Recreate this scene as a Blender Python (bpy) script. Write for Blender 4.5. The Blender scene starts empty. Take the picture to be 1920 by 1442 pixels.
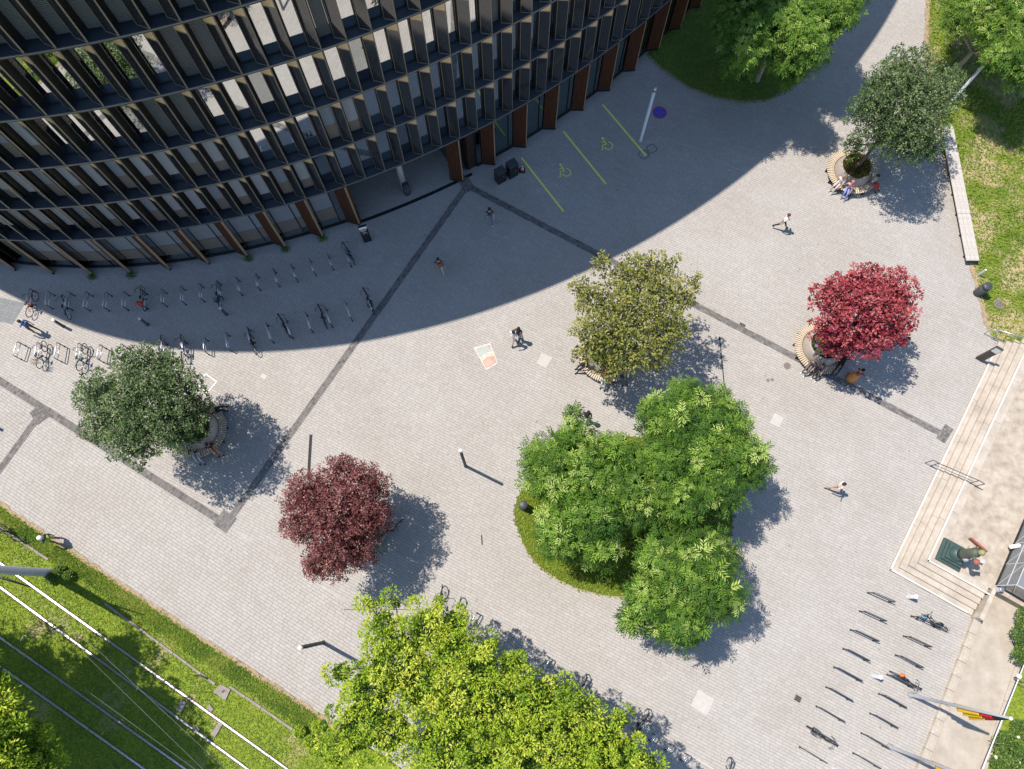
import bpy, bmesh, math, random
import numpy as np
from mathutils import Vector, Matrix

random.seed(7)
rng = np.random.default_rng(7)
scene = bpy.context.scene
COL = scene.collection
R = math.radians

# ------------------------------------------------------------------ camera
CAM_H, FPX = 42.0, 1350.0                     # drone height (m), focal length in photo pixels
PITCH = math.atan2(1128 - 721, FPX)           # tilt off the vertical
cd = bpy.data.cameras.new('camera')
cam = bpy.data.objects.new('camera', cd)
COL.objects.link(cam)
cam.location = (0, 0, CAM_H)
cam.rotation_euler = (PITCH, 0, 0)
cd.sensor_fit = 'HORIZONTAL'
cd.sensor_width = 36.0
cd.lens = 36.0 * FPX / 1920.0
cd.clip_start, cd.clip_end = 0.5, 2000
scene.camera = cam

# ------------------------------------------------------------------ sky, sun, exposure
SUN_EL, SHADOW_AZ = R(62.4), R(-26.6)         # elevation; direction in which shadows fall
w = bpy.data.worlds.new('World')
scene.world = w
w.use_nodes = True
wn = w.node_tree.nodes
wn.clear()
sky = wn.new('ShaderNodeTexSky')
sky.sky_type = 'NISHITA'
sky.sun_disc = False
sky.sun_elevation = SUN_EL
sun_az = SHADOW_AZ + math.pi
sky.sun_rotation = math.pi / 2 - sun_az
sky.air_density, sky.dust_density, sky.ozone_density = 1.0, 0.3, 2.2
bg = wn.new('ShaderNodeBackground')
bg.inputs[1].default_value = 0.135
wo = wn.new('ShaderNodeOutputWorld')
w.node_tree.links.new(sky.outputs[0], bg.inputs[0])
w.node_tree.links.new(bg.outputs[0], wo.inputs[0])
sl = bpy.data.lights.new('sun', 'SUN')
sl.energy, sl.angle, sl.color = 4.3, R(0.53), (1.0, 0.93, 0.85)
so = bpy.data.objects.new('sun', sl)
COL.objects.link(so)
so.rotation_euler = (math.pi / 2 - SUN_EL, 0, SHADOW_AZ - math.pi / 2 + math.pi)
vs = scene.view_settings
vs.view_transform, vs.look, vs.gamma = 'Standard', 'None', 1.0
vs.exposure = 0.62
vs.use_curve_mapping = False
so.rotation_euler = Vector((math.cos(SHADOW_AZ) * math.cos(SUN_EL), math.sin(SHADOW_AZ) * math.cos(SUN_EL), -math.sin(SUN_EL))).to_track_quat('-Z', 'Y').to_euler()


# ------------------------------------------------------------------ helpers
def at(px, py, z=0.0):
    """ground survey: photo position -> world point at height z"""
    x, y = px - 960.0, 721.0 - py
    Y = y * math.cos(PITCH) + FPX * math.sin(PITCH)
    Z = y * math.sin(PITCH) - FPX * math.cos(PITCH)
    s = (z - CAM_H) / Z
    return Vector((x * s, Y * s, z))


def axy(px, py, z=0.0):
    v = at(px, py, z)
    return (v.x, v.y)


def lens_scale(px, py, z=0.0):
    """photo pixels per metre there"""
    return 1.0 / max(1e-6, (at(px + 1, py, z) - at(px, py, z)).length)


class MB:
    """collects shapes, builds ONE mesh object"""
    def __init__(self):
        self.v, self.f, self.m = [], [], []

    def add(self, vs_, fs_, mi=0):
        o = len(self.v)
        self.v.extend([tuple(p) for p in vs_])
        for f in fs_:
            self.f.append(tuple(i + o for i in f))
            self.m.append(mi)
        return self

    def box(self, c, s, rz=0.0, mi=0, M=None):
        hx, hy, hz = s[0] / 2, s[1] / 2, s[2] / 2
        p = [Vector((a * hx, b * hy, d * hz)) for d in (-1, 1) for b in (-1, 1) for a in (-1, 1)]
        mt = M if M is not None else Matrix.Rotation(rz, 3, 'Z')
        cc = Vector(c)
        p = [cc + mt @ q for q in p]
        return self.add(p, [(0, 2, 3, 1), (4, 5, 7, 6), (0, 1, 5, 4), (2, 6, 7, 3), (0, 4, 6, 2), (1, 3, 7, 5)], mi)

    def bevbox(self, c, s, b=0.01, rz=0.0, mi=0):
        """box with a chamfered top"""
        hx, hy, hz = s[0] / 2, s[1] / 2, s[2] / 2
        lo = [(-hx, -hy, -hz), (hx, -hy, -hz), (hx, hy, -hz), (-hx, hy, -hz)]
        mid = [(-hx, -hy, hz - b), (hx, -hy, hz - b), (hx, hy, hz - b), (-hx, hy, hz - b)]
        up = [(-hx + b, -hy + b, hz), (hx - b, -hy + b, hz), (hx - b, hy - b, hz), (-hx + b, hy - b, hz)]
        mt = Matrix.Rotation(rz, 3, 'Z')
        cc = Vector(c)
        p = [cc + mt @ Vector(q) for q in lo + mid + up]
        fs = [(3, 2, 1, 0), (8, 9, 10, 11)]
        for i in range(4):
            j = (i + 1) % 4
            fs += [(i, j, j + 4, i + 4), (i + 4, j + 4, j + 8, i + 8)]
        return self.add(p, fs, mi)

    def prism(self, poly, z0, z1, mi=0, bottom=True):
        n = len(poly)
        a = sum(poly[i][0] * poly[(i + 1) % n][1] - poly[(i + 1) % n][0] * poly[i][1] for i in range(n))
        if a < 0:
            poly = poly[::-1]
        vs_ = [(p[0], p[1], z0) for p in poly] + [(p[0], p[1], z1) for p in poly]
        fs = [tuple(range(n, 2 * n))]
        if bottom:
            fs.append(tuple(range(n - 1, -1, -1)))
        for i in range(n):
            j = (i + 1) % n
            fs.append((i, j, n + j, n + i))
        return self.add(vs_, fs, mi)

    def tube(self, pts, r, n=8, mi=0, cap=True, closed=False):
        pts = [Vector(p) for p in pts]
        k = len(pts)
        rs = r if isinstance(r, (list, tuple)) else [r] * k
        vs_, fs = [], []
        ref = None
        for i, p in enumerate(pts):
            if closed:
                t = pts[(i + 1) % k] - pts[i - 1]
            else:
                t = pts[min(i + 1, k - 1)] - pts[max(i - 1, 0)]
            t.normalize()
            if ref is None:
                ref = Vector((0, 0, 1)) if abs(t.z) < 0.9 else Vector((1, 0, 0))
            u = t.cross(ref)
            if u.length < 1e-5:
                u = t.cross(Vector((0, 1, 0)))
            u.normalize()
            v = u.cross(t)
            ref = v
            for j in range(n):
                a = 2 * math.pi * j / n
                vs_.append(p + (u * math.cos(a) + v * math.sin(a)) * rs[i])
        lim = k if closed else k - 1
        for i in range(lim):
            for j in range(n):
                a, b = i * n + j, i * n + (j + 1) % n
                c, d = ((i + 1) % k) * n + (j + 1) % n, ((i + 1) % k) * n + j
                fs.append((a, b, c, d))
        if cap and not closed:
            fs.append(tuple(range(n - 1, -1, -1)))
            fs.append(tuple(range((k - 1) * n, k * n)))
        return self.add(vs_, fs, mi)

    def lathe(self, prof, c=(0, 0, 0), n=24, mi=0, close_top=True, close_bot=True):
        vs_, fs = [], []
        for (r, z) in prof:
            for j in range(n):
                a = 2 * math.pi * j / n
                vs_.append((c[0] + r * math.cos(a), c[1] + r * math.sin(a), c[2] + z))
        for i in range(len(prof) - 1):
            for j in range(n):
                k = (j + 1) % n
                fs.append((i * n + j, i * n + k, (i + 1) * n + k, (i + 1) * n + j))
        if close_bot:
            fs.append(tuple(range(n - 1, -1, -1)))
        if close_top:
            fs.append(tuple(range((len(prof) - 1) * n, len(prof) * n)))
        return self.add(vs_, fs, mi)

    def ellipsoid(self, c, r, n=12, m=8, mi=0, M=None, zmin=-1.0):
        vs_, fs = [], []
        cc = Vector(c)
        for i in range(m + 1):
            ph = -math.pi / 2 + math.pi * i / m
            zz = max(math.sin(ph), zmin)
            for j in range(n):
                a = 2 * math.pi * j / n
                q = Vector((r[0] * math.cos(ph) * math.cos(a), r[1] * math.cos(ph) * math.sin(a), r[2] * zz))
                vs_.append(cc + (M @ q if M is not None else q))
        for i in range(m):
            for j in range(n):
                k = (j + 1) % n
                fs.append((i * n + j, i * n + k, (i + 1) * n + k, (i + 1) * n + j))
        return self.add(vs_, fs, mi)

    def mesh(self, name, mats, smooth=False):
        me = bpy.data.meshes.new(name)
        me.from_pydata(self.v, [], self.f)
        for mt in (mats if isinstance(mats, (list, tuple)) else [mats]):
            me.materials.append(mt)
        me.polygons.foreach_set('material_index', self.m)
        if smooth:
            me.polygons.foreach_set('use_smooth', [True] * len(self.f))
        me.update()
        return me

    def build(self, name, mats, parent=None, smooth=False, loc=None, rz=0.0):
        return link(name, self.mesh(name, mats, smooth), parent, loc, rz)


def link(name, me, parent=None, loc=None, rz=0.0):
    o = bpy.data.objects.new(name, me)
    COL.objects.link(o)
    if parent is not None:
        o.parent = parent
    if loc is not None:
        o.location = loc
    if rz:
        o.rotation_euler = (0, 0, rz)
    return o


def tag(o, label=None, cat=None, group=None, kind=None):
    if label:
        o['label'] = label
    if cat:
        o['category'] = cat
    if group:
        o['group'] = group
    if kind:
        o['kind'] = kind
    return o


def thing(name, label, cat, loc=(0, 0, 0), rz=0.0, group=None):
    o = bpy.data.objects.new(name, None)
    COL.objects.link(o)
    o.location = loc
    o.rotation_euler = (0, 0, rz)
    o.empty_display_size = 0.3
    return tag(o, label, cat, group)


def np_mesh(name, verts, quads, mats, tone=None, smooth=False):
    """fast mesh from arrays: verts (n,3), faces (m,k)"""
    me = bpy.data.meshes.new(name)
    nf, k = quads.shape
    me.vertices.add(len(verts))
    me.vertices.foreach_set('co', verts.astype(np.float32).ravel())
    me.loops.add(nf * k)
    me.loops.foreach_set('vertex_index', quads.astype(np.int32).ravel())
    me.polygons.add(nf)
    me.polygons.foreach_set('loop_start', np.arange(0, nf * k, k, dtype=np.int32))
    me.polygons.foreach_set('loop_total', np.full(nf, k, dtype=np.int32))
    if tone is not None:
        a = me.attributes.new('tone', 'FLOAT', 'FACE')
        a.data.foreach_set('value', tone.astype(np.float32))
    me.materials.append(mats)
    me.update(calc_edges=True)
    me.polygons.foreach_set('use_smooth', [bool(smooth)] * nf)
    return me


def inside(poly, x, y):
    poly = np.asarray(poly)
    n = len(poly)
    r = np.zeros(x.shape, bool)
    j = n - 1
    for i in range(n):
        xi, yi = poly[i]
        xj, yj = poly[j]
        c = ((yi > y) != (yj > y)) & (x < (xj - xi) * (y - yi) / (yj - yi + 1e-12) + xi)
        r ^= c
        j = i
    return r


def smooth_loop(pts, n=6):
    """closed Catmull-Rom"""
    out = []
    k = len(pts)
    for i in range(k):
        p0, p1, p2, p3 = [np.array(pts[(i + d) % k], float) for d in (-1, 0, 1, 2)]
        for j in range(n):
            t = j / n
            out.append(tuple(0.5 * ((2 * p1) + (-p0 + p2) * t + (2 * p0 - 5 * p1 + 4 * p2 - p3) * t * t + (-p0 + 3 * p1 - 3 * p2 + p3) * t ** 3)))
    return out


ORD = ['first', 'second', 'third', 'fourth', 'fifth', 'sixth', 'seventh', 'eighth', 'ninth', 'tenth', 'eleventh',
       'twelfth', 'thirteenth', 'fourteenth', 'fifteenth', 'sixteenth', 'seventeenth', 'eighteenth']


# ------------------------------------------------------------------ materials
def nodes_of(name):
    m = bpy.data.materials.new(name)
    m.use_nodes = True
    nt = m.node_tree
    return m, nt, nt.nodes, nt.links, nt.nodes['Principled BSDF']


def mat(name, col, rough=0.6, metal=0.0, var=0.12, scale=6.0, bump=0.0, spec=0.4, col2=None, stretch=None):
    """plain surface with a little mottling"""
    m, nt, N, L, P = nodes_of(name)
    P.inputs['Roughness'].default_value = rough
    P.inputs['Metallic'].default_value = metal
    P.inputs['Specular IOR Level'].default_value = spec
    tc = N.new('ShaderNodeTexCoord')
    nz = N.new('ShaderNodeTexNoise')
    nz.inputs['Scale'].default_value = scale
    nz.inputs['Detail'].default_value = 8
    nz.inputs['Roughness'].default_value = 0.7
    if stretch:
        mp = N.new('ShaderNodeMapping')
        mp.inputs['Scale'].default_value = stretch
        L.new(tc.outputs['Object'], mp.inputs[0])
        L.new(mp.outputs[0], nz.inputs['Vector'])
    else:
        L.new(tc.outputs['Object'], nz.inputs['Vector'])
    rp = N.new('ShaderNodeValToRGB')
    c2 = col2 or tuple(min(1, c * (1 + var)) for c in col)
    c1 = col if col2 else tuple(c * (1 - var) for c in col)
    rp.color_ramp.elements[0].position, rp.color_ramp.elements[1].position = 0.3, 0.7
    rp.color_ramp.elements[0].color = (*c1, 1)
    rp.color_ramp.elements[1].color = (*c2, 1)
    L.new(nz.outputs[0], rp.inputs[0])
    L.new(rp.outputs[0], P.inputs['Base Color'])
    if bump:
        b = N.new('ShaderNodeBump')
        b.inputs['Strength'].default_value = bump
        b.inputs['Distance'].default_value = 0.02
        L.new(nz.outputs[0], b.inputs['Height'])
        L.new(b.outputs[0], P.inputs['Normal'])
    return m


def paver_mat(name, ca, cb, stain):
    """concrete paving: each paver its own tone, large soft stains, fine grain"""
    m, nt, N, L, P = nodes_of(name)
    P.inputs['Roughness'].default_value = 0.85
    P.inputs['Specular IOR Level'].default_value = 0.25
    at_ = N.new('ShaderNodeAttribute')
    at_.attribute_name = 'tone'
    rp = N.new('ShaderNodeValToRGB')
    rp.color_ramp.elements[0].color = (*ca, 1)
    rp.color_ramp.elements[1].color = (*cb, 1)
    L.new(at_.outputs['Fac'], rp.inputs[0])
    tc = N.new('ShaderNodeTexCoord')
    n1 = N.new('ShaderNodeTexNoise')
    n1.inputs['Scale'].default_value = 0.22
    n1.inputs['Detail'].default_value = 6
    n1.inputs['Roughness'].default_value = 0.62
    L.new(tc.outputs['Object'], n1.inputs['Vector'])
    r1 = N.new('ShaderNodeValToRGB')
    r1.color_ramp.elements[0].position, r1.color_ramp.elements[1].position = 0.36, 0.68
    r1.color_ramp.elements[0].color = (*stain, 1)
    r1.color_ramp.elements[1].color = (1, 1, 1, 1)
    L.new(n1.outputs[0], r1.inputs[0])
    n2 = N.new('ShaderNodeTexNoise')
    n2.inputs['Scale'].default_value = 22
    n2.inputs['Detail'].default_value = 3
    L.new(tc.outputs['Object'], n2.inputs['Vector'])
    r2 = N.new('ShaderNodeValToRGB')
    r2.color_ramp.elements[0].position, r2.color_ramp.elements[1].position = 0.25, 0.75
    r2.color_ramp.elements[0].color = (0.86, 0.86, 0.86, 1)
    r2.color_ramp.elements[1].color = (1.06, 1.06, 1.06, 1)
    L.new(n2.outputs[0], r2.inputs[0])
    # a few dark spots: gum, oil, grit
    vo = N.new('ShaderNodeTexVoronoi')
    vo.inputs['Scale'].default_value = 0.9
    L.new(tc.outputs['Object'], vo.inputs['Vector'])
    r3 = N.new('ShaderNodeValToRGB')
    r3.color_ramp.elements[0].position, r3.color_ramp.elements[1].position = 0.03, 0.06
    r3.color_ramp.elements[0].color = (0.62, 0.6, 0.57, 1)
    r3.color_ramp.elements[1].color = (1, 1, 1, 1)
    L.new(vo.outputs['Distance'], r3.inputs[0])
    prev = rp.outputs[0]
    for r_ in (r1, r2, r3):
        mx = N.new('ShaderNodeMix')
        mx.data_type, mx.blend_type = 'RGBA', 'MULTIPLY'
        mx.inputs['Factor'].default_value = 1.0
        L.new(prev, mx.inputs['A'])
        L.new(r_.outputs[0], mx.inputs['B'])
        prev = mx.outputs['Result']
    L.new(prev, P.inputs['Base Color'])
    return m


def leaf_mat(name, ramp, trans=0.3, rough=0.5, spec=0.35):
    m, nt, N, L, P = nodes_of(name)
    at_ = N.new('ShaderNodeAttribute')
    at_.attribute_name = 'tone'
    rp = N.new('ShaderNodeValToRGB')
    el = rp.color_ramp.elements
    el[0].position, el[0].color = ramp[0][0], (*ramp[0][1], 1)
    el[1].position, el[1].color = ramp[-1][0], (*ramp[-1][1], 1)
    for p_, c_ in ramp[1:-1]:
        e = el.new(p_)
        e.color = (*c_, 1)
    L.new(at_.outputs['Fac'], rp.inputs[0])
    L.new(rp.outputs[0], P.inputs['Base Color'])
    P.inputs['Roughness'].default_value = max(0.5, rough)
    P.inputs['Specular IOR Level'].default_value = spec * 0.45
    tr = N.new('ShaderNodeBsdfTranslucent')
    hs = N.new('ShaderNodeHueSaturation')
    hs.inputs['Saturation'].default_value = 1.1
    hs.inputs['Value'].default_value = 1.5
    L.new(rp.outputs[0], hs.inputs['Color'])
    L.new(hs.outputs[0], tr.inputs[0])
    mx = N.new('ShaderNodeMixShader')
    mx.inputs[0].default_value = trans
    L.new(P.outputs[0], mx.inputs[1])
    L.new(tr.outputs[0], mx.inputs[2])
    L.new(mx.outputs[0], N['Material Output'].inputs[0])
    return m


def soil_grass_mat(name, green, green2, dry, dry_amt):
    m, nt, N, L, P = nodes_of(name)
    P.inputs['Roughness'].default_value = 0.95
    P.inputs['Specular IOR Level'].default_value = 0.1
    tc = N.new('ShaderNodeTexCoord')
    n1 = N.new('ShaderNodeTexNoise')
    n1.inputs['Scale'].default_value = 5.5
    n1.inputs['Detail'].default_value = 7
    n1.inputs['Roughness'].default_value = 0.75
    L.new(tc.outputs['Object'], n1.inputs['Vector'])
    r1 = N.new('ShaderNodeValToRGB')
    r1.color_ramp.elements[0].position, r1.color_ramp.elements[1].position = 0.33, 0.66
    r1.color_ramp.elements[0].color = (*green, 1)
    r1.color_ramp.elements[1].color = (*green2, 1)
    L.new(n1.outputs[0], r1.inputs[0])
    n2 = N.new('ShaderNodeTexNoise')
    n2.inputs['Scale'].default_value = 0.45
    n2.inputs['Detail'].default_value = 7
    n2.inputs['Roughness'].default_value = 0.6
    L.new(tc.outputs['Object'], n2.inputs['Vector'])
    r2 = N.new('ShaderNodeValToRGB')
    r2.color_ramp.elements[0].position = max(0.0, 0.66 - dry_amt * 0.4)
    r2.color_ramp.elements[1].position = max(0.05, 0.78 - dry_amt * 0.4)
    L.new(n2.outputs[0], r2.inputs[0])
    mx = N.new('ShaderNodeMix')
    mx.data_type = 'RGBA'
    L.new(r2.outputs[0], mx.inputs['Factor'])
    L.new(r1.outputs[0], mx.inputs['A'])
    mx.inputs['B'].default_value = (*dry, 1)
    L.new(mx.outputs['Result'], P.inputs['Base Color'])
    b = N.new('ShaderNodeBump')
    b.inputs['Strength'].default_value = 0.9
    b.inputs['Distance'].default_value = 0.06
    L.new(n1.outputs[0], b.inputs['Height'])
    L.new(b.outputs[0], P.inputs['Normal'])
    return m


def pv_mat():
    """photovoltaic module: dark cells behind glossy glass, fine pale grid lines"""
    m, nt, N, L, P = nodes_of('solar_cells')
    P.inputs['Roughness'].default_value = 0.07
    P.inputs['IOR'].default_value = 1.8
    P.inputs['Specular IOR Level'].default_value = 0.55
    tc = N.new('ShaderNodeTexCoord')
    br = N.new('ShaderNodeTexBrick')
    br.offset = 0.0
    br.inputs['Color1'].default_value = (0.016, 0.017, 0.02, 1)
    br.inputs['Color2'].default_value = (0.026, 0.026, 0.028, 1)
    br.inputs['Mortar'].default_value = (0.075, 0.07, 0.065, 1)
    br.inputs['Scale'].default_value = 1.0
    br.inputs['Mortar Size'].default_value = 0.004
    br.inputs['Brick Width'].default_value = 0.095
    br.inputs['Row Height'].default_value = 0.19
    sp = N.new('ShaderNodeSeparateXYZ')
    cb = N.new('ShaderNodeCombineXYZ')
    L.new(tc.outputs['Object'], sp.inputs[0])
    L.new(sp.outputs['X'], cb.inputs['X'])
    L.new(sp.outputs['Z'], cb.inputs['Y'])
    L.new(cb.outputs[0], br.inputs['Vector'])
    L.new(br.outputs[0], P.inputs['Base Color'])
    return m


def wood_mat(name, c1, c2, scale=9, stretch=(1, 1, 0.06), rough=0.7):
    return mat(name, c1, rough, 0, 0.2, scale, 0.25, 0.25, c2, stretch)


M = {}
M['paver'] = paver_mat('concrete_paver', (0.37, 0.346, 0.316), (0.432, 0.405, 0.371), (0.9, 0.885, 0.86))
M['paver_dark'] = paver_mat('dark_paver', (0.115, 0.108, 0.102), (0.25, 0.235, 0.222), (0.82, 0.8, 0.78))
M['bed'] = mat('joint_sand', (0.14, 0.128, 0.113), 0.95, 0, 0.2, 4)
M['earth'] = soil_grass_mat('earth_ground', (0.05, 0.07, 0.02), (0.09, 0.12, 0.03), (0.2, 0.15, 0.1), 0.3)
M['lawn_track'] = soil_grass_mat('track_lawn', (0.1, 0.16, 0.022), (0.26, 0.31, 0.035), (0.36, 0.29, 0.16), 0.22)
M['lawn_dry'] = soil_grass_mat('dry_lawn', (0.075, 0.125, 0.018), (0.18, 0.23, 0.03), (0.38, 0.3, 0.17), 0.5)
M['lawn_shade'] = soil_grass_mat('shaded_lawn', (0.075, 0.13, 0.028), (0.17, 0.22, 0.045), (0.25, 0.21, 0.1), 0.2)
M['lawn_island'] = soil_grass_mat('island_lawn', (0.05, 0.085, 0.012), (0.15, 0.19, 0.02), (0.2, 0.17, 0.07), 0.12)
M['blade'] = leaf_mat('grass_blade', [(0, (0.09, 0.165, 0.04)), (0.5, (0.2, 0.285, 0.045)), (0.82, (0.33, 0.375, 0.06)), (1, (0.48, 0.41, 0.22))], 0.3, 0.6, 0.2)
M['zinc'] = mat('slab_zinc', (0.045, 0.055, 0.068), 0.5, 0.15, 0.15, 3)
M['edge'] = mat('slab_edge_metal', (0.2, 0.19, 0.17), 0.45, 0.4, 0.1, 3)
M['fin'] = mat('fin_bronze_metal', (0.8, 0.54, 0.3), 0.4, 0.35, 0.1, 3)
M['finframe'] = mat('fin_frame_metal', (0.32, 0.275, 0.21), 0.4, 0.5, 0.1, 3)
M['pv'] = pv_mat()
M['panel'] = mat('dark_facade_panel', (0.022, 0.019, 0.017), 0.55, 0, 0.3, 2)
M['frame'] = mat('window_frame', (0.02, 0.024, 0.028), 0.4, 0.2, 0.1, 5)
M['timber'] = wood_mat('larch_timber', (0.022, 0.01, 0.006), (0.125, 0.04, 0.014), 6, (2.5, 2.5, 0.18))
M['timber_edge'] = wood_mat('timber_pale_edge', (0.3, 0.2, 0.12), (0.42, 0.3, 0.19), 7)
M['bench'] = wood_mat('bench_slat_wood', (0.42, 0.33, 0.22), (0.6, 0.5, 0.37), 8, (1, 1, 1))
M['greywood'] = wood_mat('weathered_planks', (0.36, 0.33, 0.29), (0.52, 0.48, 0.43), 6, (1, 1, 1))
M['planter'] = mat('planter_concrete', (0.36, 0.31, 0.27), 0.8, 0, 0.15, 2.5, 0.1)
M['soil'] = mat('planting_soil', (0.06, 0.045, 0.03), 0.95, 0, 0.5, 9, 0.5)
M['stone'] = mat('sandstone_step', (0.33, 0.285, 0.23), 0.85, 0, 0.1, 1.2, 0.2, 0.2, (0.5, 0.44, 0.365))
M['stone_dirty'] = mat('stained_stone', (0.3, 0.25, 0.19), 0.9, 0, 0.1, 1.3, 0.15, 0.2, (0.56, 0.5, 0.42))
M['terrace'] = mat('terrace_gravel', (0.25, 0.205, 0.16), 0.95, 0, 0.1, 1.5, 0.4, 0.15, (0.5, 0.435, 0.35))
M['path'] = mat('sandy_path', (0.31, 0.265, 0.21), 0.95, 0, 0.1, 1.1, 0.25, 0.15, (0.45, 0.395, 0.325))
M['white_nosing'] = mat('white_nosing', (0.58, 0.565, 0.53), 0.6, 0, 0.06, 3)
M['steel'] = mat('galvanised_steel', (0.55, 0.56, 0.57), 0.35, 0.85, 0.1, 8)
M['rail'] = mat('polished_rail', (0.62, 0.62, 0.63), 0.38, 1.0, 0.06, 1.5)
M['railside'] = mat('rusty_rail_side', (0.12, 0.07, 0.045), 0.8, 0.3, 0.2, 5)
M['wire'] = mat('copper_wire', (0.16, 0.17, 0.165), 0.7, 0.0, 0.05, 3)
M['grey_pole'] = mat('painted_grey_pole', (0.32, 0.33, 0.34), 0.5, 0.1, 0.08, 3)
M['brown'] = mat('brown_grey_metal', (0.075, 0.065, 0.057), 0.5, 0.2, 0.1, 4)
M['light_pole'] = mat('pale_grey_pole', (0.55, 0.56, 0.58), 0.4, 0.3, 0.06, 3)
M['dark_pole'] = mat('anthracite_pole', (0.06, 0.065, 0.07), 0.5, 0.2, 0.1, 4)
M['black'] = mat('black_metal', (0.02, 0.021, 0.023), 0.45, 0.2, 0.15, 6)
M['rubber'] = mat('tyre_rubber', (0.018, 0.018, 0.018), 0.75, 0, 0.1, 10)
M['white'] = mat('white_paint', (0.8, 0.8, 0.79), 0.55, 0, 0.04, 5)
M['yellow_paint'] = mat('yellow_road_paint', (0.7, 0.66, 0.2), 0.7, 0, 0.1, 11, 0, 0.3, (0.95, 0.9, 0.15))
M['blue_paint'] = mat('blue_road_paint', (0.03, 0.09, 0.5), 0.7, 0, 0.15, 7)
M['red_paint'] = mat('red_road_paint', (0.55, 0.03, 0.05), 0.7, 0, 0.15, 7)
M['red_plastic'] = mat('red_plastic', (0.6, 0.05, 0.04), 0.4, 0, 0.05, 5)
M['slate'] = mat('grey_slate', (0.15, 0.16, 0.165), 0.7, 0, 0.2, 2, 0.1)
M['patch'] = mat('pale_concrete_patch', (0.435, 0.407, 0.375), 0.85, 0, 0.1, 3)
M['iron'] = mat('cast_iron', (0.2, 0.17, 0.145), 0.7, 0.4, 0.2, 9)
M['conc'] = mat('rough_concrete', (0.25, 0.215, 0.185), 0.9, 0, 0.25, 4, 0.2)
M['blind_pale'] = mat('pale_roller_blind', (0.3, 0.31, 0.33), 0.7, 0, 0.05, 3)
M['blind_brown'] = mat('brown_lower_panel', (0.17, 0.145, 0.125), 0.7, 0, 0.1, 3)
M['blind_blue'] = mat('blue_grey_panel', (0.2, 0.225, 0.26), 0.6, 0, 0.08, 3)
M['dark_steel'] = mat('dark_steel', (0.12, 0.125, 0.13), 0.4, 0.6, 0.1, 8)
M['soil_edge'] = mat('dry_earth_edge', (0.2, 0.15, 0.09), 0.95, 0, 0.1, 5, 0.3, 0.1, (0.42, 0.32, 0.2))
M['bark'] = mat('bark', (0.13, 0.1, 0.075), 0.9, 0, 0.3, 9, 0.4)
M['bark_pale'] = mat('pale_bark', (0.3, 0.26, 0.21), 0.9, 0, 0.2, 9, 0.4)


def glass_mat(name, refl, tint, rough=0.02):
    """coated solar-control glazing: strong mirror coat over a dark room"""
    m, nt, N, L, P = nodes_of(name)
    P.inputs['Base Color'].default_value = (*[c * refl for c in tint], 1)
    P.inputs['Metallic'].default_value = 1.0
    P.inputs['Roughness'].default_value = rough
    tc = N.new('ShaderNodeTexCoord')
    nz = N.new('ShaderNodeTexNoise')
    nz.inputs['Scale'].default_value = 0.9
    L.new(tc.outputs['Object'], nz.inputs['Vector'])
    b = N.new('ShaderNodeBump')
    b.inputs['Strength'].default_value = 0.015
    L.new(nz.outputs[0], b.inputs['Height'])
    L.new(b.outputs[0], P.inputs['Normal'])
    return m


M['glass'] = glass_mat('mirror_glazing', 0.76, (0.97, 1.0, 1.0))
M['glass_mid'] = glass_mat('tinted_glazing', 0.42, (0.92, 1.0, 1.02))
M['glass_teal'] = glass_mat('ground_floor_glazing', 0.30, (0.75, 1.0, 1.0))
M['blind'] = mat('grey_slat_blind', (0.14, 0.15, 0.155), 0.5, 0.3, 0.05, 4)
_m, _nt, _N, _L, _P = nodes_of('clear_roof_glass')
_P.inputs['Base Color'].default_value = (0.24, 0.26, 0.27, 1)
_P.inputs['Roughness'].default_value = 0.15
_P.inputs['Alpha'].default_value = 0.5
M['roofglass'] = _m


# ================================================================== THE SETTING
def struct(name, o):
    o['kind'] = 'structure'
    return o


# ---- ground far around
struct('ground', MB().add([(-300, -300, -0.12), (300, -300, -0.12), (300, 300, -0.12), (-300, 300, -0.12)], [(0, 1, 2, 3)]).build('ground', M['earth']))

# ---- building outline: an ellipse, addressed by arc length s (m) and offset dn (m, + outwards)
EL = dict(cx=-14.4, cy=52.2, a=40.4, b=27.5, th=0.607)
_ph = np.linspace(-math.pi, math.pi, 20001)
_u, _v = EL['a'] * np.cos(_ph), EL['b'] * np.sin(_ph)
_EX = EL['cx'] + _u * math.cos(EL['th']) - _v * math.sin(EL['th'])
_EY = EL['cy'] + _u * math.sin(EL['th']) + _v * math.cos(EL['th'])
_ES = np.concatenate([[0], np.cumsum(np.hypot(np.diff(_EX), np.diff(_EY)))])
PERIM = float(_ES[-1])


def ell(s, dn=0.0):
    s = s % PERIM
    x, y = np.interp(s, _ES, _EX), np.interp(s, _ES, _EY)
    x2, y2 = np.interp(s + 0.02, _ES, _EX), np.interp(s + 0.02, _ES, _EY)
    tx, ty = x2 - x, y2 - y
    l = math.hypot(tx, ty) or 1
    tx, ty = tx / l, ty / l
    return np.array([x + ty * dn, y - tx * dn]), np.array([tx, ty])


def ell_loop(dn, n=360):
    return [tuple(ell(PERIM * i / n, dn)[0]) for i in range(n)]


REC0, REC1, REC_D = 41.35, 48.75, 7.0         # entrance recess
PITCH_S, S0 = 1.2381, 0.31                    # fin spacing along the facade
ZL = [0.0, 4.632, 8.09, 11.55, 15.03, 18.52, 22.0]

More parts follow.
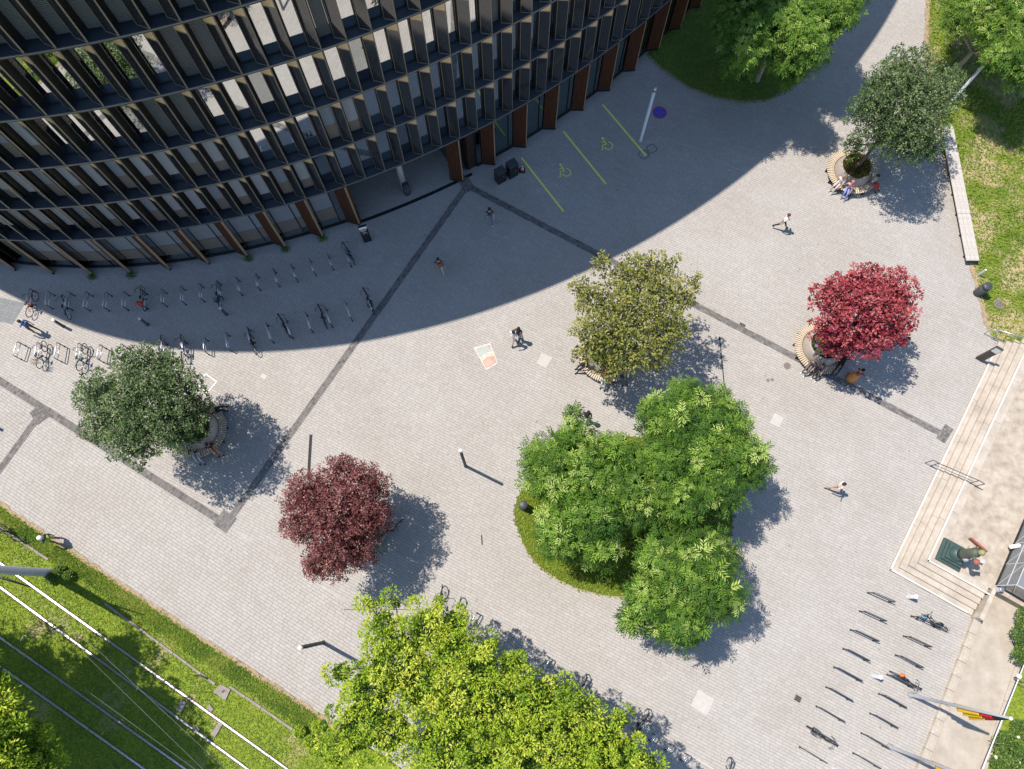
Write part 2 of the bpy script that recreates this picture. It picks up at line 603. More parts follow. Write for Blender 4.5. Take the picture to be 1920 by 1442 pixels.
# ---- plaza bed and pavers
plaza_px = [(-700, 480), (-700, 500), (0, 943), (180, 1062), (390, 1203), (600, 1340), (800, 1472), (900, 1560), (1500, 1600), (1700, 1500),
            (1738, 1445), (1842, 1160), (1720, 1040), (1890, 640), (1838, 560), (1806, 430), (1762, 242), (1737, 110), (1738, 0), (1745, -160), (1700, -400), (600, -400), (-700, 300)]
plaza_w = [axy(*p) for p in plaza_px]
plaza = struct('plaza', MB().prism(plaza_w, -0.1, -0.009).build('plaza', M['bed']))

island_px = smooth_loop([(966, 950), (974, 1000), (998, 1048), (1046, 1087), (1108, 1111), (1180, 1119), (1262, 1102), (1330, 1062), (1368, 1002), (1368, 930), (1330, 872), (1250, 832), (1150, 818), (1060, 842), (998, 888)])
island_w = [axy(*p) for p in island_px]
toplawn_px = [(1213, 103), (1240, 128), (1290, 163), (1340, 183), (1395, 192), (1440, 188), (1482, 168), (1520, 130), (1570, 70), (1615, 0), (1650, -80), (1700, -250), (1500, -250), (1312, -2), (1262, 50)]
toplawn_w = [axy(*p) for p in toplawn_px]
C_A = at(430, 990)
dA = (at(874, 349) - at(430, 990)).normalized()
dC = (at(425, 985) - at(0, 715)).normalized()
dB = (at(1772, 816) - at(884, 352)).normalized()


def band_poly(p, q, wd):
    d = (q - p).normalized()
    n = Vector((-d.y, d.x, 0)) * wd / 2
    return [tuple((p + n).xy), tuple((q + n).xy), tuple((q - n).xy), tuple((p - n).xy)]


J = at(876, 348)
ALIM = at(430, 985)
BSEG = [(at(424, 983), J, 0.42, True), (J, at(1772, 817), 0.42, True), (at(-300, 524), at(430, 987), 0.44, False),
        (at(76, 776), at(-40, 935), 0.40, True), (J, at(812, 252), 0.42, True),
        (at(409, 969), at(434, 986), 1.0, False), (at(63, 785), at(86, 768), 1.0, True), (at(1763, 826), at(1780, 800), 0.55, True), (at(868, 336), at(882, 358), 0.75, True)]
drain_curve = [tuple(ell(s, -0.12)[0]) for s in np.linspace(REC0 - 0.3, REC1 + 0.5, 24)] + [tuple(ell(s, -0.34)[0]) for s in np.linspace(REC1 + 0.5, REC0 - 0.3, 24)]
core_np = np.array(ell_loop(-0.75, 300))
recess_w = [tuple(ell(REC0, 0.2)[0]), tuple(ell(REC1, 0.2)[0])] + [tuple(ell(REC1 + 0.6, -REC_D)[0]), tuple(ell(REC0 - 0.6, -REC_D)[0])]


def pave(ang, rowh, lens, keep, lo, hi, ztop, gap, name, mt, parent, tone_rng=(0, 1)):
    """rows of pavers of mixed length laid at an angle, each a chamfered block standing in its joints"""
    c, s = math.cos(ang), math.sin(ang)
    cx, cy = (lo[0] + hi[0]) / 2, (lo[1] + hi[1]) / 2
    rad = math.hypot(hi[0] - lo[0], hi[1] - lo[1]) / 2
    U0, U1, V = [], [], []
    for k in range(int(2 * rad / rowh) + 1):
        n = int(2 * rad / np.mean(lens)) + 4
        ls = rng.choice(lens, n)
        e = np.cumsum(ls) - rad - rng.random() * 0.5
        U0.append(e[:-1])
        U1.append(e[1:])
        V.append(np.full(n - 1, -rad + k * rowh))
    U0, U1, V = np.concatenate(U0), np.concatenate(U1), np.concatenate(V)
    uc, vc = (U0 + U1) / 2, V + rowh / 2
    X, Y = cx + uc * c - vc * s, cy + uc * s + vc * c
    k = keep(X, Y)
    U0, U1, V, X, Y = U0[k], U1[k], V[k], X[k], Y[k]
    n = len(U0)
    g, b = gap / 2, 0.003
    zj = ztop + rng.normal(0, 0.0008, n)
    def ring(d, z):
        e = d * 0.65
        us = np.stack([U0 + e, U1 - e, U1 - e, U0 + e], 1)
        vs_ = np.stack([V + d, V + d, V + rowh - d, V + rowh - d], 1)
        return np.stack([cx + us * c - vs_ * s, cy + us * s + vs_ * c, np.repeat(z[:, None], 4, 1)], 2)
    top, mid, bot = ring(g + b, zj), ring(g, zj - 0.004), ring(g, np.full(n, -0.022))
    vv = np.concatenate([bot, mid, top], 1).reshape(-1, 3)
    base = np.arange(n)[:, None] * 12
    fl = []
    fl.append(base + np.array([[8, 9, 10, 11]]))
    for i in range(4):
        j = (i + 1) % 4
        fl.append(base + np.array([[4 + i, 4 + j, 8 + j, 8 + i]]))
        fl.append(base + np.array([[i, j, 4 + j, 4 + i]]))
    q = np.stack(fl, 1).reshape(-1, 4)
    t = np.clip(rng.normal(0.5, 0.2, n), 0, 1) * (tone_rng[1] - tone_rng[0]) + tone_rng[0]
    o = link(name, np_mesh(name, vv, q, mt, np.repeat(t, 9)), parent)
    o['kind'] = 'stuff'
    return o


def in_view(X, Y, m=1.06):
    """only where a paver could be told apart: what the drone can see, plus a margin"""
    z = -CAM_H
    yc = Y * math.cos(PITCH) + z * math.sin(PITCH)
    d = Y * math.sin(PITCH) - z * math.cos(PITCH)
    return (np.abs(FPX * X / d) < 960 * m + 60) & (np.abs(FPX * yc / d) < 721 * m + 60)


def keep_main(zone):
    def f(X, Y):
        k = in_view(X, Y) & inside(plaza_w, X, Y)
        k &= ~inside(core_np, X, Y) | inside(recess_w, X, Y)
        sideC = (X - ALIM.x) * dC.y - (Y - ALIM.y) * dC.x      # > 0: south-west of the band
        k &= (sideC > 0) if zone == 1 else (sideC < 0.17)
        k &= ~inside(island_w, X, Y) & ~inside(toplawn_w, X, Y)
        return k
    return f


pave(R(-30.4), 0.168, [0.27, 0.33, 0.4, 0.46], keep_main(1), (-36, -12), (12, 22), 0.0, 0.014, 'pavers', M['paver'], plaza)
pave(R(-26.3), 0.158, [0.3, 0.36, 0.43, 0.5], keep_main(2), (-38, -12), (36, 44), -0.004, 0.0125, 'pavers', M['paver'], plaza)


def band_pave(p, q, wd, z, along=False):
    """a straight band of small dark setts, laid across it"""
    d = (q - p)
    L_, ang = d.length, math.atan2(d.y, d.x)
    c, s_ = math.cos(ang), math.sin(ang)
    n = max(1, round(L_ / (0.21 if along else 0.105)))
    m = max(2, round(wd / (0.105 if along else 0.22)))
    u0 = np.arange(n) * L_ / n
    U0, V0 = [], []
    for k in range(n):
        for j in range(m):
            U0.append(u0[k])
            V0.append(-wd / 2 + j * wd / m)
    U0, V0 = np.array(U0), np.array(V0)
    X, Y = p.x + U0 * c - V0 * s_, p.y + U0 * s_ + V0 * c
    k = in_view(X, Y) & ~inside(island_w, X, Y)
    U0, V0 = U0[k], V0[k]
    n_ = len(U0)
    rings = []
    for dd, zz in ((0.004, -0.022), (0.004, z - 0.004), (0.009, z)):
        us = np.stack([U0 + dd, U0 + L_ / n - dd, U0 + L_ / n - dd, U0 + dd], 1)
        vs_ = np.stack([V0 + dd, V0 + dd, V0 + wd / m - dd, V0 + wd / m - dd], 1)
        rings.append(np.stack([p.x + us * c - vs_ * s_, p.y + us * s_ + vs_ * c, np.full((n_, 4), zz)], 2))
    vv = np.concatenate(rings, 1).reshape(-1, 3)
    base = np.arange(n_)[:, None] * 12
    fl = [base + np.array([[8, 9, 10, 11]])]
    for i in range(4):
        j = (i + 1) % 4
        fl += [base + np.array([[4 + i, 4 + j, 8 + j, 8 + i]]), base + np.array([[i, j, 4 + j, 4 + i]])]
    qd = np.stack(fl, 1).reshape(-1, 4)
    o = link('paving_band', np_mesh('paving_band', vv, qd, M['paver_dark'], np.repeat(np.clip(rng.normal(0.5, 0.22, n_), 0, 1), 9)), plaza)
    o['kind'] = 'stuff'


for i, b_ in enumerate(BSEG):
    band_pave(b_[0], b_[1], b_[2], 0.010 + 0.0035 * i, b_[3])
tag(MB().prism(drain_curve, -0.02, 0.008).build('drainage_channel', M['black']), 'dark drainage channel across the entrance recess', 'drain')


# ---- lawns
def lawn(name, poly, z, mt, skirt=-0.1):
    return struct(name, MB().prism(poly, skirt, z).build(name, mt))


lawn('lawn', island_w, 0.03, M['lawn_island'])
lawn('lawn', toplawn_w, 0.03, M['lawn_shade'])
track_w = [axy(*p) for p in [(-900, 380), (0, 945), (180, 1064), (390, 1205), (600, 1342), (800, 1474), (900, 1560), (900, 2200), (-900, 2200)]]
lawn('lawn', track_w, 0.015, M['lawn_track'])
right_w = [axy(*p) for p in [(1738, 0), (1737, 110), (1762, 242), (1806, 430), (1838, 560), (1857, 628), (1935, 665), (2400, 860), (2500, -400), (1745, -160)]]
lawn('lawn', right_w, 0.02, M['lawn_dry'])
path_w = [axy(*p) for p in [(1824, 1156), (1860, 1100), (2100, 1100), (1912, 1242), (1845, 1442), (1780, 1640), (1650, 1640), (1722, 1442)]]
struct('path', MB().prism(path_w, -0.1, 0.004).build('path', M['path']))
br_w = [axy(*p) for p in [(1912, 1240), (2100, 1090), (2400, 1090), (2300, 1700), (1790, 1640), (1845, 1442)]]
lawn('lawn', br_w, 0.02, M['lawn_track'])


def grass(name, poly, n, h, label, avoid=(), tone=(0.0, 0.9), z0=0.015, wid=0.012):
    a = np.array(poly)
    lo, hi = a.min(0), a.max(0)
    X = rng.uniform(lo[0], hi[0], n * 12)
    Y = rng.uniform(lo[1], hi[1], n * 12)
    k = inside(poly, X, Y) & in_view(X, Y, 1.03)
    for q in avoid:
        k &= ~inside(q, X, Y)
    X, Y = X[k][:n], Y[k][:n]
    m = len(X)
    X = X + rng.normal(0, 0.07, m)
    Y = Y + rng.normal(0, 0.07, m)
    patch = 0.5 + 0.28 * np.sin(X * 1.7 + 2 * np.sin(Y * 1.1)) * np.cos(Y * 1.9 + X * 0.6) + rng.normal(0, 0.22, m)
    a_ = rng.uniform(0, 2 * math.pi, m)
    hh = h * rng.uniform(0.5, 1.3, m)
    ww = wid * rng.uniform(0.7, 1.6, m)
    ln = hh * rng.uniform(0.5, 1.6, m)
    dx, dy = np.cos(a_), np.sin(a_)
    px_, py_ = -dy * ww, dx * ww
    v0 = np.stack([X - px_, Y - py_, np.full(m, z0)], 1)
    v1 = np.stack([X + px_, Y + py_, np.full(m, z0)], 1)
    v2 = np.stack([X + dx * ln * 0.5 + px_, Y + dy * ln * 0.5 + py_, z0 + hh * 0.75], 1)
    v3 = np.stack([X + dx * ln - px_ * 0.2, Y + dy * ln - py_ * 0.2, z0 + hh], 1)
    vv = np.stack([v0, v1, v2, v3], 1).reshape(-1, 3)
    q = np.arange(m)[:, None] * 4 + np.array([[0, 1, 2, 3]])
    t = np.clip(patch, 0, 1) * (tone[1] - tone[0]) + tone[0]
    o = link(name, np_mesh(name, vv, q, M['blade'], t))
    tag(o, label, 'grass', kind='stuff')


grass('grass', island_w, 9000, 0.13, 'yellow-green grass on the tree island', z0=0.03, wid=0.02, tone=(0.4, 0.92))
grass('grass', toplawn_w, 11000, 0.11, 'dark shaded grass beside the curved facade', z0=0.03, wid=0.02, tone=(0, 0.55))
track_vis = [axy(*p) for p in [(-30, 930), (180, 1066), (390, 1207), (600, 1344), (720, 1480), (-30, 1480)]]
grass('grass', track_vis, 42000, 0.07, 'bright mown grass along the tram rails', wid=0.018, tone=(0.12, 0.86))
strip_vis = [axy(*p) for p in [(0, 952), (180, 1070), (390, 1211), (600, 1346), (570, 1365), (380, 1240), (180, 1105), (0, 990)]]
grass('grass', strip_vis, 10000, 0.1, 'taller rough grass strip between plaza edge and kerb', wid=0.02, tone=(0.0, 0.92))
right_vis = [axy(*p) for p in [(1740, -40), (1739, 110), (1764, 242), (1808, 430), (1840, 560), (1859, 630), (1935, 665), (1990, 690), (1990, -40)]]
grass('grass', right_vis, 26000, 0.13, 'patchy half dry grass beside the long plank bench', wid=0.022, tone=(0.15, 1.0))
grass('grass', br_w, 5000, 0.1, 'short grass beside the sandy path rail', wid=0.02, tone=(0.2, 0.9))

# worn earth along the lawn edges
for pts, wd in (([(-60, 906), (0, 945), (180, 1064), (390, 1205), (600, 1342), (660, 1382)], 0.16), ([(1740, -30), (1737, 110), (1762, 242), (1806, 430), (1838, 560), (1857, 628)], 0.2), (island_px[6:48:2], 0.035), (toplawn_px[:9], 0.1)):
    vs_, fs = [], []
    P_ = []
    for a_, b_ in zip(pts[:-1], pts[1:]):
        A_, B_ = at(*a_), at(*b_)
        for j in range(max(1, int((B_ - A_).length / 0.25))):
            P_.append(A_.lerp(B_, j / max(1, int((B_ - A_).length / 0.25))))
    for j, p_ in enumerate(P_):
        q_ = P_[min(j + 1, len(P_) - 1)] - P_[max(j - 1, 0)]
        n_ = Vector((-q_.y, q_.x, 0)).normalized()
        w0, w1 = wd * random.uniform(0.35, 1.1), wd * random.uniform(0.3, 1.2)
        vs_ += [tuple(p_ + n_ * w0 + Vector((0, 0, .036))), tuple(p_ - n_ * w1 + Vector((0, 0, .036)))]
    fs = [(2 * j, 2 * j + 1, 2 * j + 3, 2 * j + 2) for j in range(len(P_) - 1)]
    struct('soil_edge', MB().add(vs_, fs).build('soil_edge', M['soil_edge']))

# ---- office building
bld = thing('office_building', 'curved office building with dark angled fins on every storey', 'building')
ground_core = []
for s in np.linspace(REC1 + 0.4, REC0 - 0.4 + PERIM, 340):
    ground_core.append(tuple(ell(s, -0.62)[0]))
ground_core += [tuple(ell(REC0 - 0.4, -REC_D)[0]), tuple(ell(REC1 + 0.4, -REC_D)[0])]
MB().prism(ground_core, 0.0, ZL[1] - 0.3).build('ground_floor_wall', M['panel'], bld)
MB().prism(ell_loop(-0.68), ZL[1] - 0.32, ZL[6] - 0.1).build('upper_wall', M['panel'], bld)
for k in range(1, 7):
    lo, zt = ell_loop(0.0), ZL[k]
    sb = MB().prism(ell_loop(-0.012), zt - 0.13, zt).build('floor_slab', M['zinc'], bld)
    n = 360
    rim = MB()
    o_, i_ = ell_loop(0.012, n), ell_loop(-0.03, n)
    vs_ = [(x, y, z) for (x, y) in o_ for z in (zt - 0.055, zt + 0.010)] + [(x, y, zt + 0.010) for (x, y) in i_]
    fs = []
    for i in range(n):
        j = (i + 1) % n
        fs.append((2 * i, 2 * j, 2 * j + 1, 2 * i + 1))
        fs.append((2 * i + 1, 2 * j + 1, 2 * n + j, 2 * n + i))
        fs.append((2 * i, 2 * n + i, 2 * n + j, 2 * j))
    rim.add(vs_, fs)
    rim.build('slab_edge', M['edge'], sb)
MB().prism(ell_loop(-0.05), ZL[6], ZL[6] + 0.45).build('roof', M['zinc'], bld)

FH = 3.458 - 0.13
FW = math.hypot(0.48, 0.38)
_f = MB()
_f.box((FW / 2, 0, FH - 0.235), (FW - 0.03, 0.03, 0.46), mi=0)
_f.box((0.014, 0, FH / 2), (0.028, 0.06, FH), mi=1)
_f.box((FW - 0.012, 0, FH / 2), (0.024, 0.06, FH), mi=1)
_f.box((FW / 2, 0, 0.03), (FW - 0.05, 0.056, 0.05), mi=1)
_f.box((FW / 2, 0, FH - 0.49), (FW - 0.05, 0.056, 0.04), mi=1)
fin_me = _f.mesh('fin', [M['fin'], M['finframe']])
pv_me = MB().box((FW / 2, 0, (FH - 0.47) / 2 + 0.02), (FW - 0.05, 0.034, FH - 0.55)).mesh('solar_panel', M['pv'])
GW, GH = 0.62, FH - 0.06
_g = MB().box((0, 0, GH / 2), (GW, 0.02, GH))
win_me = {k: _g.mesh('window', M[k]) for k in ('glass', 'glass_mid', 'blind')}
_g = MB()
for zz in np.arange(0.12, GH - 0.05, 0.085):
    _g.box((0, 0.02, zz), (GW - 0.04, 0.05, 0.055))
blind_me = _g.mesh('blind', M['blind'])
_g = MB()
_g.box((-GW / 2 - 0.02, 0.01, GH / 2), (0.04, 0.07, GH))
_g.box((GW / 2 + 0.02, 0.01, GH / 2), (0.04, 0.07, GH))
_g.box((0, 0.01, 0.03), (GW, 0.06, 0.05))
frame_me = _g.mesh('window_frame', M['frame'])


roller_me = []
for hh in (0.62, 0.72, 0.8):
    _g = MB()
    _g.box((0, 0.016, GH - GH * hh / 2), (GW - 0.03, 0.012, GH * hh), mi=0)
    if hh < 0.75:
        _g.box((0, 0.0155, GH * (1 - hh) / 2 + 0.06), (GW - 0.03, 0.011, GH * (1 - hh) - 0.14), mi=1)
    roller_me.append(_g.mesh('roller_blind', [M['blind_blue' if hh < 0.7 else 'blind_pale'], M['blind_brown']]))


def facing(t):
    return math.atan2(t[1], t[0])


def blind_here(k, s):
    if k == 5:
        return s < 38.9
    if k == 4:
        return 35.8 < s < 38.4 or s < 28
    if k == 3:
        return 33.6 < s < 36.2
    return False


for k in range(1, 6):
    for i in range(int(11 / PITCH_S), int(76 / PITCH_S)):
        s = S0 + i * PITCH_S
        (ox, oy), t = ell(s, -0.015)
        (ix, iy), _ = ell(s - 0.48, -0.395)
        a = math.atan2(iy - oy, ix - ox)
        fo = link('fin', fin_me, bld, (ox, oy, ZL[k] + 0.004), a)
        link('solar_panel', pv_me, fo)
        (wx, wy), wt = ell(s + 0.41, -0.625)
        r_ = random.random()
        key = 'glass' if r_ < 0.8 else 'glass_mid'
        if k == 1 and r_ > 0.45:
            key = 'glass_mid'
        wo_ = link('window', win_me[key], bld, (wx, wy, ZL[k] + 0.03), facing(wt) + math.pi + random.uniform(-0.004, 0.004))
        link('window_frame', frame_me, wo_)
        if blind_here(k, s) or random.random() < 0.05:
            link('blind', blind_me, wo_)
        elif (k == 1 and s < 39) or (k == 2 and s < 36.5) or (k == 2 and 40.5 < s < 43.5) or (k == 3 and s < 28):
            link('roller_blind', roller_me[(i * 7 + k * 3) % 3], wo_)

# ground floor: timber fins, glazing, entrance recess
GH0 = ZL[1] - 0.14
_t = MB()
TW = 0.86
_t.box((TW / 2, 0, 0.22 + (GH0 - 0.22) / 2), (TW, 0.12, GH0 - 0.22), mi=0)
_t.box((0.0, 0, 0.22 + (GH0 - 0.22) / 2), (0.05, 0.135, GH0 - 0.23), mi=1)
_t.box((TW / 2, 0, 0.11), (TW + 0.02, 0.1, 0.22), mi=2)
for zz in (0.16, 0.31, 0.46, 0.62, 0.75):
    _t.box((zz, 0, 0.22 + (GH0 - 0.22) / 2), (0.012, 0.128, GH0 - 0.24), mi=2)
tim_me = _t.mesh('timber_fin', [M['timber'], M['timber_edge'], M['black']])
_p = MB().box((0, 0, (GH0 - 0.2) / 2 + 0.2), (1.17, 0.02, GH0 - 0.25))
gw_me = {k: _p.mesh('glass_panel', M[k]) for k in ('glass_teal', 'glass_mid')}
_p = MB()
_p.box((0.6, 0.012, GH0 / 2), (0.05, 0.08, GH0))
_p.box((0, 0.012, 0.1), (1.2, 0.1, 0.2))
mull_me = _p.mesh('mullion', M['frame'])
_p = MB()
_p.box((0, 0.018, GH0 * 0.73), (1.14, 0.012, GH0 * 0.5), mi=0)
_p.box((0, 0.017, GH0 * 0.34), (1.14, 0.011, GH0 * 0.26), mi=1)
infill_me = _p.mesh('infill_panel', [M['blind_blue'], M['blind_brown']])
for i in range(int(11 / PITCH_S), int(76 / PITCH_S)):
    s = 21.22 - 8 * 2.476 + (i - int(11 / PITCH_S)) * 1.238 + 8.6
    s = S0 + i * PITCH_S
    mid = s + 0.62
    if not (REC0 - 0.75 < mid < REC1 + 0.75):
        (x, y), t = ell(mid, -0.585)
        g_ = link('glass_panel', gw_me['glass_mid' if 20 < s < 40 and i % 5 else 'glass_teal'], bld, (x, y, 0), facing(t) + math.pi)
        link('mullion', mull_me, g_)
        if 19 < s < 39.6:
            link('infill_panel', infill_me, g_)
for j in range(-4, 23):
    s = 21.22 + j * 2.477
    if REC0 - 0.3 < s < REC1 - 0.4:
        continue
    (ox, oy), t = ell(s, -0.03)
    (ix, iy), _ = ell(s - 0.66, -0.55)
    link('timber_fin', tim_me, bld, (ox, oy, 0.0), math.atan2(iy - oy, ix - ox))
# recess side walls in timber, back wall glazed, pale column
for s, d in ((REC0 - 0.2, 1), (REC1 + 0.2, -1)):
    p0, t = ell(s, -0.08)
    p1, _ = ell(s, -REC_D)
    if d < 0:
        p0 = np.array(axy(882, 319))
        p1 = p0 + (np.array(axy(848, 268)) - p0) * 3.0
    w_ = MB()
    dv = np.array(p1) - np.array(p0)
    L_ = np.linalg.norm(dv)
    for q in range(int(L_ / 0.16)):
        c_ = np.array(p0) + dv / L_ * (0.08 + q * 0.16)
        w_.box((c_[0], c_[1], GH0 / 2 + 0.05), (0.15, 0.14, GH0 - 0.1), math.atan2(dv[1], dv[0]))
    w_.build('timber_side_wall', M['timber'], bld)
p0, _ = ell(REC0, -REC_D + 0.05)
p1, _ = ell(REC1, -REC_D + 0.05)
MB().box(((p0[0] + p1[0]) / 2, (p0[1] + p1[1]) / 2, GH0 / 2), (np.linalg.norm(p1 - p0), 0.04, GH0), math.atan2(p1[1] - p0[1], p1[0] - p0[0])).build('glass_door_front', M['glass_teal'], bld)
cb = at(759.5, 357)
MB().lathe([(0.2, 0), (0.2, GH0)], (0, 0, 0), 20).build('column', M['light_pole'], bld, True, (cb.x - 0.05, cb.y + 0.15, 0.0))
bld.location = (0, 0, 0)


# ---- terrace with steps, bottom right
terr = thing('stone_terrace', 'beige sandstone terrace with wide steps on two sides', 'steps')
RISE, NST = 0.15, 5
corners = [at(1669 + 17.6 * i, 1068 - 4.2 * i, RISE * (i + 1)) for i in range(NST)]
dl = Vector((math.cos(R(-30.7)), math.sin(R(-30.7)), 0))
dv_ = Vector((math.cos(R(57.2)), math.sin(R(57.2)), 0))
LEFT_LEN = (at(1857, 632, RISE) - corners[0]).length
top0 = corners[-1]
for i, c in enumerate(corners):
    z1 = RISE * (i + 1)
    z0 = z1 - RISE
    nxt = corners[i + 1] if i + 1 < NST else None
    # run along the long left side, cut into blocks
    td = 0.52 if nxt is None else (nxt - c).dot(Vector((-dv_.y, dv_.x, 0))) * -1 + 0.02
    side = Vector((dv_.y, -dv_.x, 0))
    L_ = LEFT_LEN - 0.12 * i
    pos = 0.0
    blk = 0
    while pos < L_ - 0.05:
        ln = min(random.choice((2.6, 3.0, 3.3)), L_ - pos)
        if L_ - pos - ln < 0.6:
            ln = L_ - pos
        a0 = c + dv_ * (pos + 0.006)
        a1 = c + dv_ * (pos + ln - 0.006)
        poly = [tuple(a0.xy), tuple(a1.xy), tuple((a1 + side * td).xy), tuple((a0 + side * td).xy)]
        if blk == 0:
            poly[0], poly[3] = tuple(c.xy), tuple((c + dl * td + dv_ * 0.006).xy)
        MB().prism(poly, z0, z1).build('step_block', M['stone'], terr)
        pos += ln
        blk += 1
    L2 = (at(1822 + 6.8 * i, 1154 - 10.3 * i, z1) - c).length
    td2 = 0.36
    pos = td
    while pos < L2 - 0.05:
        ln = min(random.choice((2.0, 2.4)), L2 - pos)
        if L2 - pos - ln < 0.5:
            ln = L2 - pos
        a0 = c + dl * (pos + 0.006)
        a1 = c + dl * (pos + ln - 0.006)
        poly = [tuple(a0.xy), tuple(a1.xy), tuple((a1 + dv_ * td2).xy), tuple((a0 + dv_ * td2).xy)]
        MB().prism(poly, z0, z1 - 0.001).build('step_block', M['stone'], terr)
        pos += ln
# core of the terrace under and behind the steps
ZT = RISE * NST
far = top0 + dv_ * (LEFT_LEN - 0.6)
inn = top0 + dl * 0.5 + dv_ * 0.36
terr_poly = [tuple(inn.xy), tuple((inn + dv_ * (LEFT_LEN - 1.0)).xy), tuple((inn + dv_ * (LEFT_LEN - 1.0) + dl * 14).xy), tuple((inn + dl * 14).xy)]
MB().prism(terr_poly, 0, ZT - 0.006).build('terrace_floor', M['terrace'], terr)
for i in range(NST - 1):
    c = corners[i]
    q = c + dl * 0.3 + dv_ * 0.2
    L2 = (at(1822 + 6.8 * i, 1154 - 10.3 * i, RISE * (i + 1)) - c).length
    MB().prism([tuple(q.xy), tuple((q + dv_ * (LEFT_LEN - 0.8)).xy), tuple((q + dv_ * (LEFT_LEN - 0.8) + dl * 3.0).xy), tuple((q + dl * (L2 - 0.4) + dv_ * 2.0).xy), tuple((q + dl * (L2 - 0.4)).xy)], 0, RISE * (i + 1) - 0.012).build('step_core', M['stone_dirty'], terr)
# pale nosings on top and bottom step
for c, z in ((corners[0], RISE), (corners[-1], ZT)):
    a = MB()
    side = Vector((dv_.y, -dv_.x, 0))
    for (p, d, ln, sd) in ((c, dv_, LEFT_LEN - 0.3, side), (c, dl, (4.55 if z < 0.3 else 3.75), dv_)):
        q = p + d * ln
        a.prism([tuple((p - sd * 0.01).xy), tuple((q - sd * 0.01).xy), tuple((q + sd * 0.07).xy), tuple((p + sd * 0.07).xy)], z - 0.05, z + 0.005)
    a.build('step_nosing', M['white_nosing'], terr)
# low end wall of the steps and stone kerb along the path
MB().prism([axy(1826, 1158, 0.3), axy(1862, 1102, ZT), axy(1869, 1105, ZT), axy(1834, 1164, 0.3)], 0, ZT + 0.03).build('end_wall', M['stone_dirty'], terr)
kw = thing('low_stone_wall', 'stained low stone wall between plaza and sandy path', 'wall')
p, q = at(1829, 1162), at(1716, 1462)
d = (q - p)
n = int(d.length / 0.8)
for i in range(n):
    a = p + d * ((i + 0.5) / n)
    MB().bevbox((0, 0, 0.11 + 0.01 * (i % 3)), (d.length / n - 0.012, 0.42, 0.26), 0.015).build('wall_stone', M['stone_dirty' if i % 4 else 'stone'], kw, False, (a.x, a.y, 0), math.atan2(d.y, d.x))
# pale kerb right of the path
kr = thing('path_kerb', 'pale stone kerb along the right side of the sandy path', 'kerb')
p, q = at(1909, 1243), at(1836, 1465)
d = q - p
n = int(d.length / 1.0)
for i in range(n):
    a = p + d * ((i + 0.5) / n)
    MB().bevbox((0, 0, 0.04), (d.length / n - 0.012, 0.26, 0.14), 0.012).build('kerb_stone', M['stone'], kr, False, (a.x, a.y, 0), math.atan2(d.y, d.x))
# concrete edging in the track lawn
ke = thing('lawn_edging', 'grey concrete edging between tram lawn and grass strip', 'kerb')
for (a_, b_) in (((-40, 962), (92, 1050)), ((198, 1131), (404, 1283)), ((432, 1287), (580, 1388))):
    p, q = at(*a_), at(*b_)
    d = q - p
    n = max(1, int(d.length / 0.95))
    for i in range(n):
        a = p + d * ((i + 0.5) / n)
        MB().bevbox((random.uniform(-.01, .01), random.uniform(-.012, .012), 0.0), (d.length / n - 0.02, 0.12, 0.14 + random.uniform(-.015, .02)), 0.012).build('edging_stone', M['conc'], ke, False, (a.x, a.y, 0.03), math.atan2(d.y, d.x))
# pale kerb behind the shaded racks under the yellow-green trees
kt = thing('kerb_line', 'white kerb line running under the yellow-green trees', 'kerb')
p, q = at(858, 1154), at(1350, 1449)
d = q - p
n = int(d.length / 1.0)
for i in range(n):
    a = p + d * ((i + 0.5) / n)
    MB().bevbox((0, 0, 0.0), (d.length / n - 0.012, 0.09, 0.06), 0.008).build('kerb_stone', M['patch'], kt, False, (a.x, a.y, 0), math.atan2(d.y, d.x))


# ================================================================== TREES
LEAF = {
    'pear': leaf_mat('pear_leaf', [(0, (0.025, 0.055, 0.018)), (0.5, (0.085, 0.14, 0.045)), (0.85, (0.17, 0.235, 0.09)), (1, (0.28, 0.33, 0.16))], 0.25, 0.4, 0.45),
    'olive': leaf_mat('olive_green_leaf', [(0, (0.07, 0.08, 0.018)), (0.5, (0.2, 0.22, 0.05)), (0.88, (0.32, 0.32, 0.08)), (1, (0.42, 0.36, 0.09))], 0.3, 0.4, 0.5),
    'plum': leaf_mat('plum_leaf', [(0, (0.06, 0.015, 0.017)), (0.5, (0.17, 0.05, 0.048)), (0.85, (0.3, 0.125, 0.11)), (1, (0.45, 0.26, 0.22))], 0.25, 0.45, 0.45),
    'red': leaf_mat('red_leaf', [(0, (0.13, 0.015, 0.028)), (0.45, (0.29, 0.042, 0.055)), (0.8, (0.43, 0.095, 0.105)), (1, (0.54, 0.19, 0.18))], 0.25, 0.45, 0.45),
    'frond': leaf_mat('pinnate_leaf', [(0, (0.028, 0.075, 0.012)), (0.45, (0.085, 0.175, 0.022)), (0.8, (0.2, 0.315, 0.04)), (1, (0.42, 0.5, 0.15))], 0.22, 0.42, 0.45),
    'lime': leaf_mat('yellow_green_leaf', [(0, (0.06, 0.12, 0.012)), (0.42, (0.22, 0.335, 0.024)), (0.75, (0.36, 0.45, 0.032)), (1, (0.52, 0.54, 0.08))], 0.2, 0.4, 0.45),
    'shrub': leaf_mat('shrub_leaf', [(0, (0.035, 0.085, 0.016)), (0.5, (0.11, 0.19, 0.04)), (0.9, (0.22, 0.31, 0.06)), (1, (0.3, 0.36, 0.12))], 0.3, 0.4, 0.5),
    'straw': leaf_mat('straw_grass', [(0, (0.06, 0.07, 0.02)), (0.5, (0.17, 0.16, 0.04)), (1, (0.34, 0.27, 0.08))], 0.3, 0.5, 0.3),
}


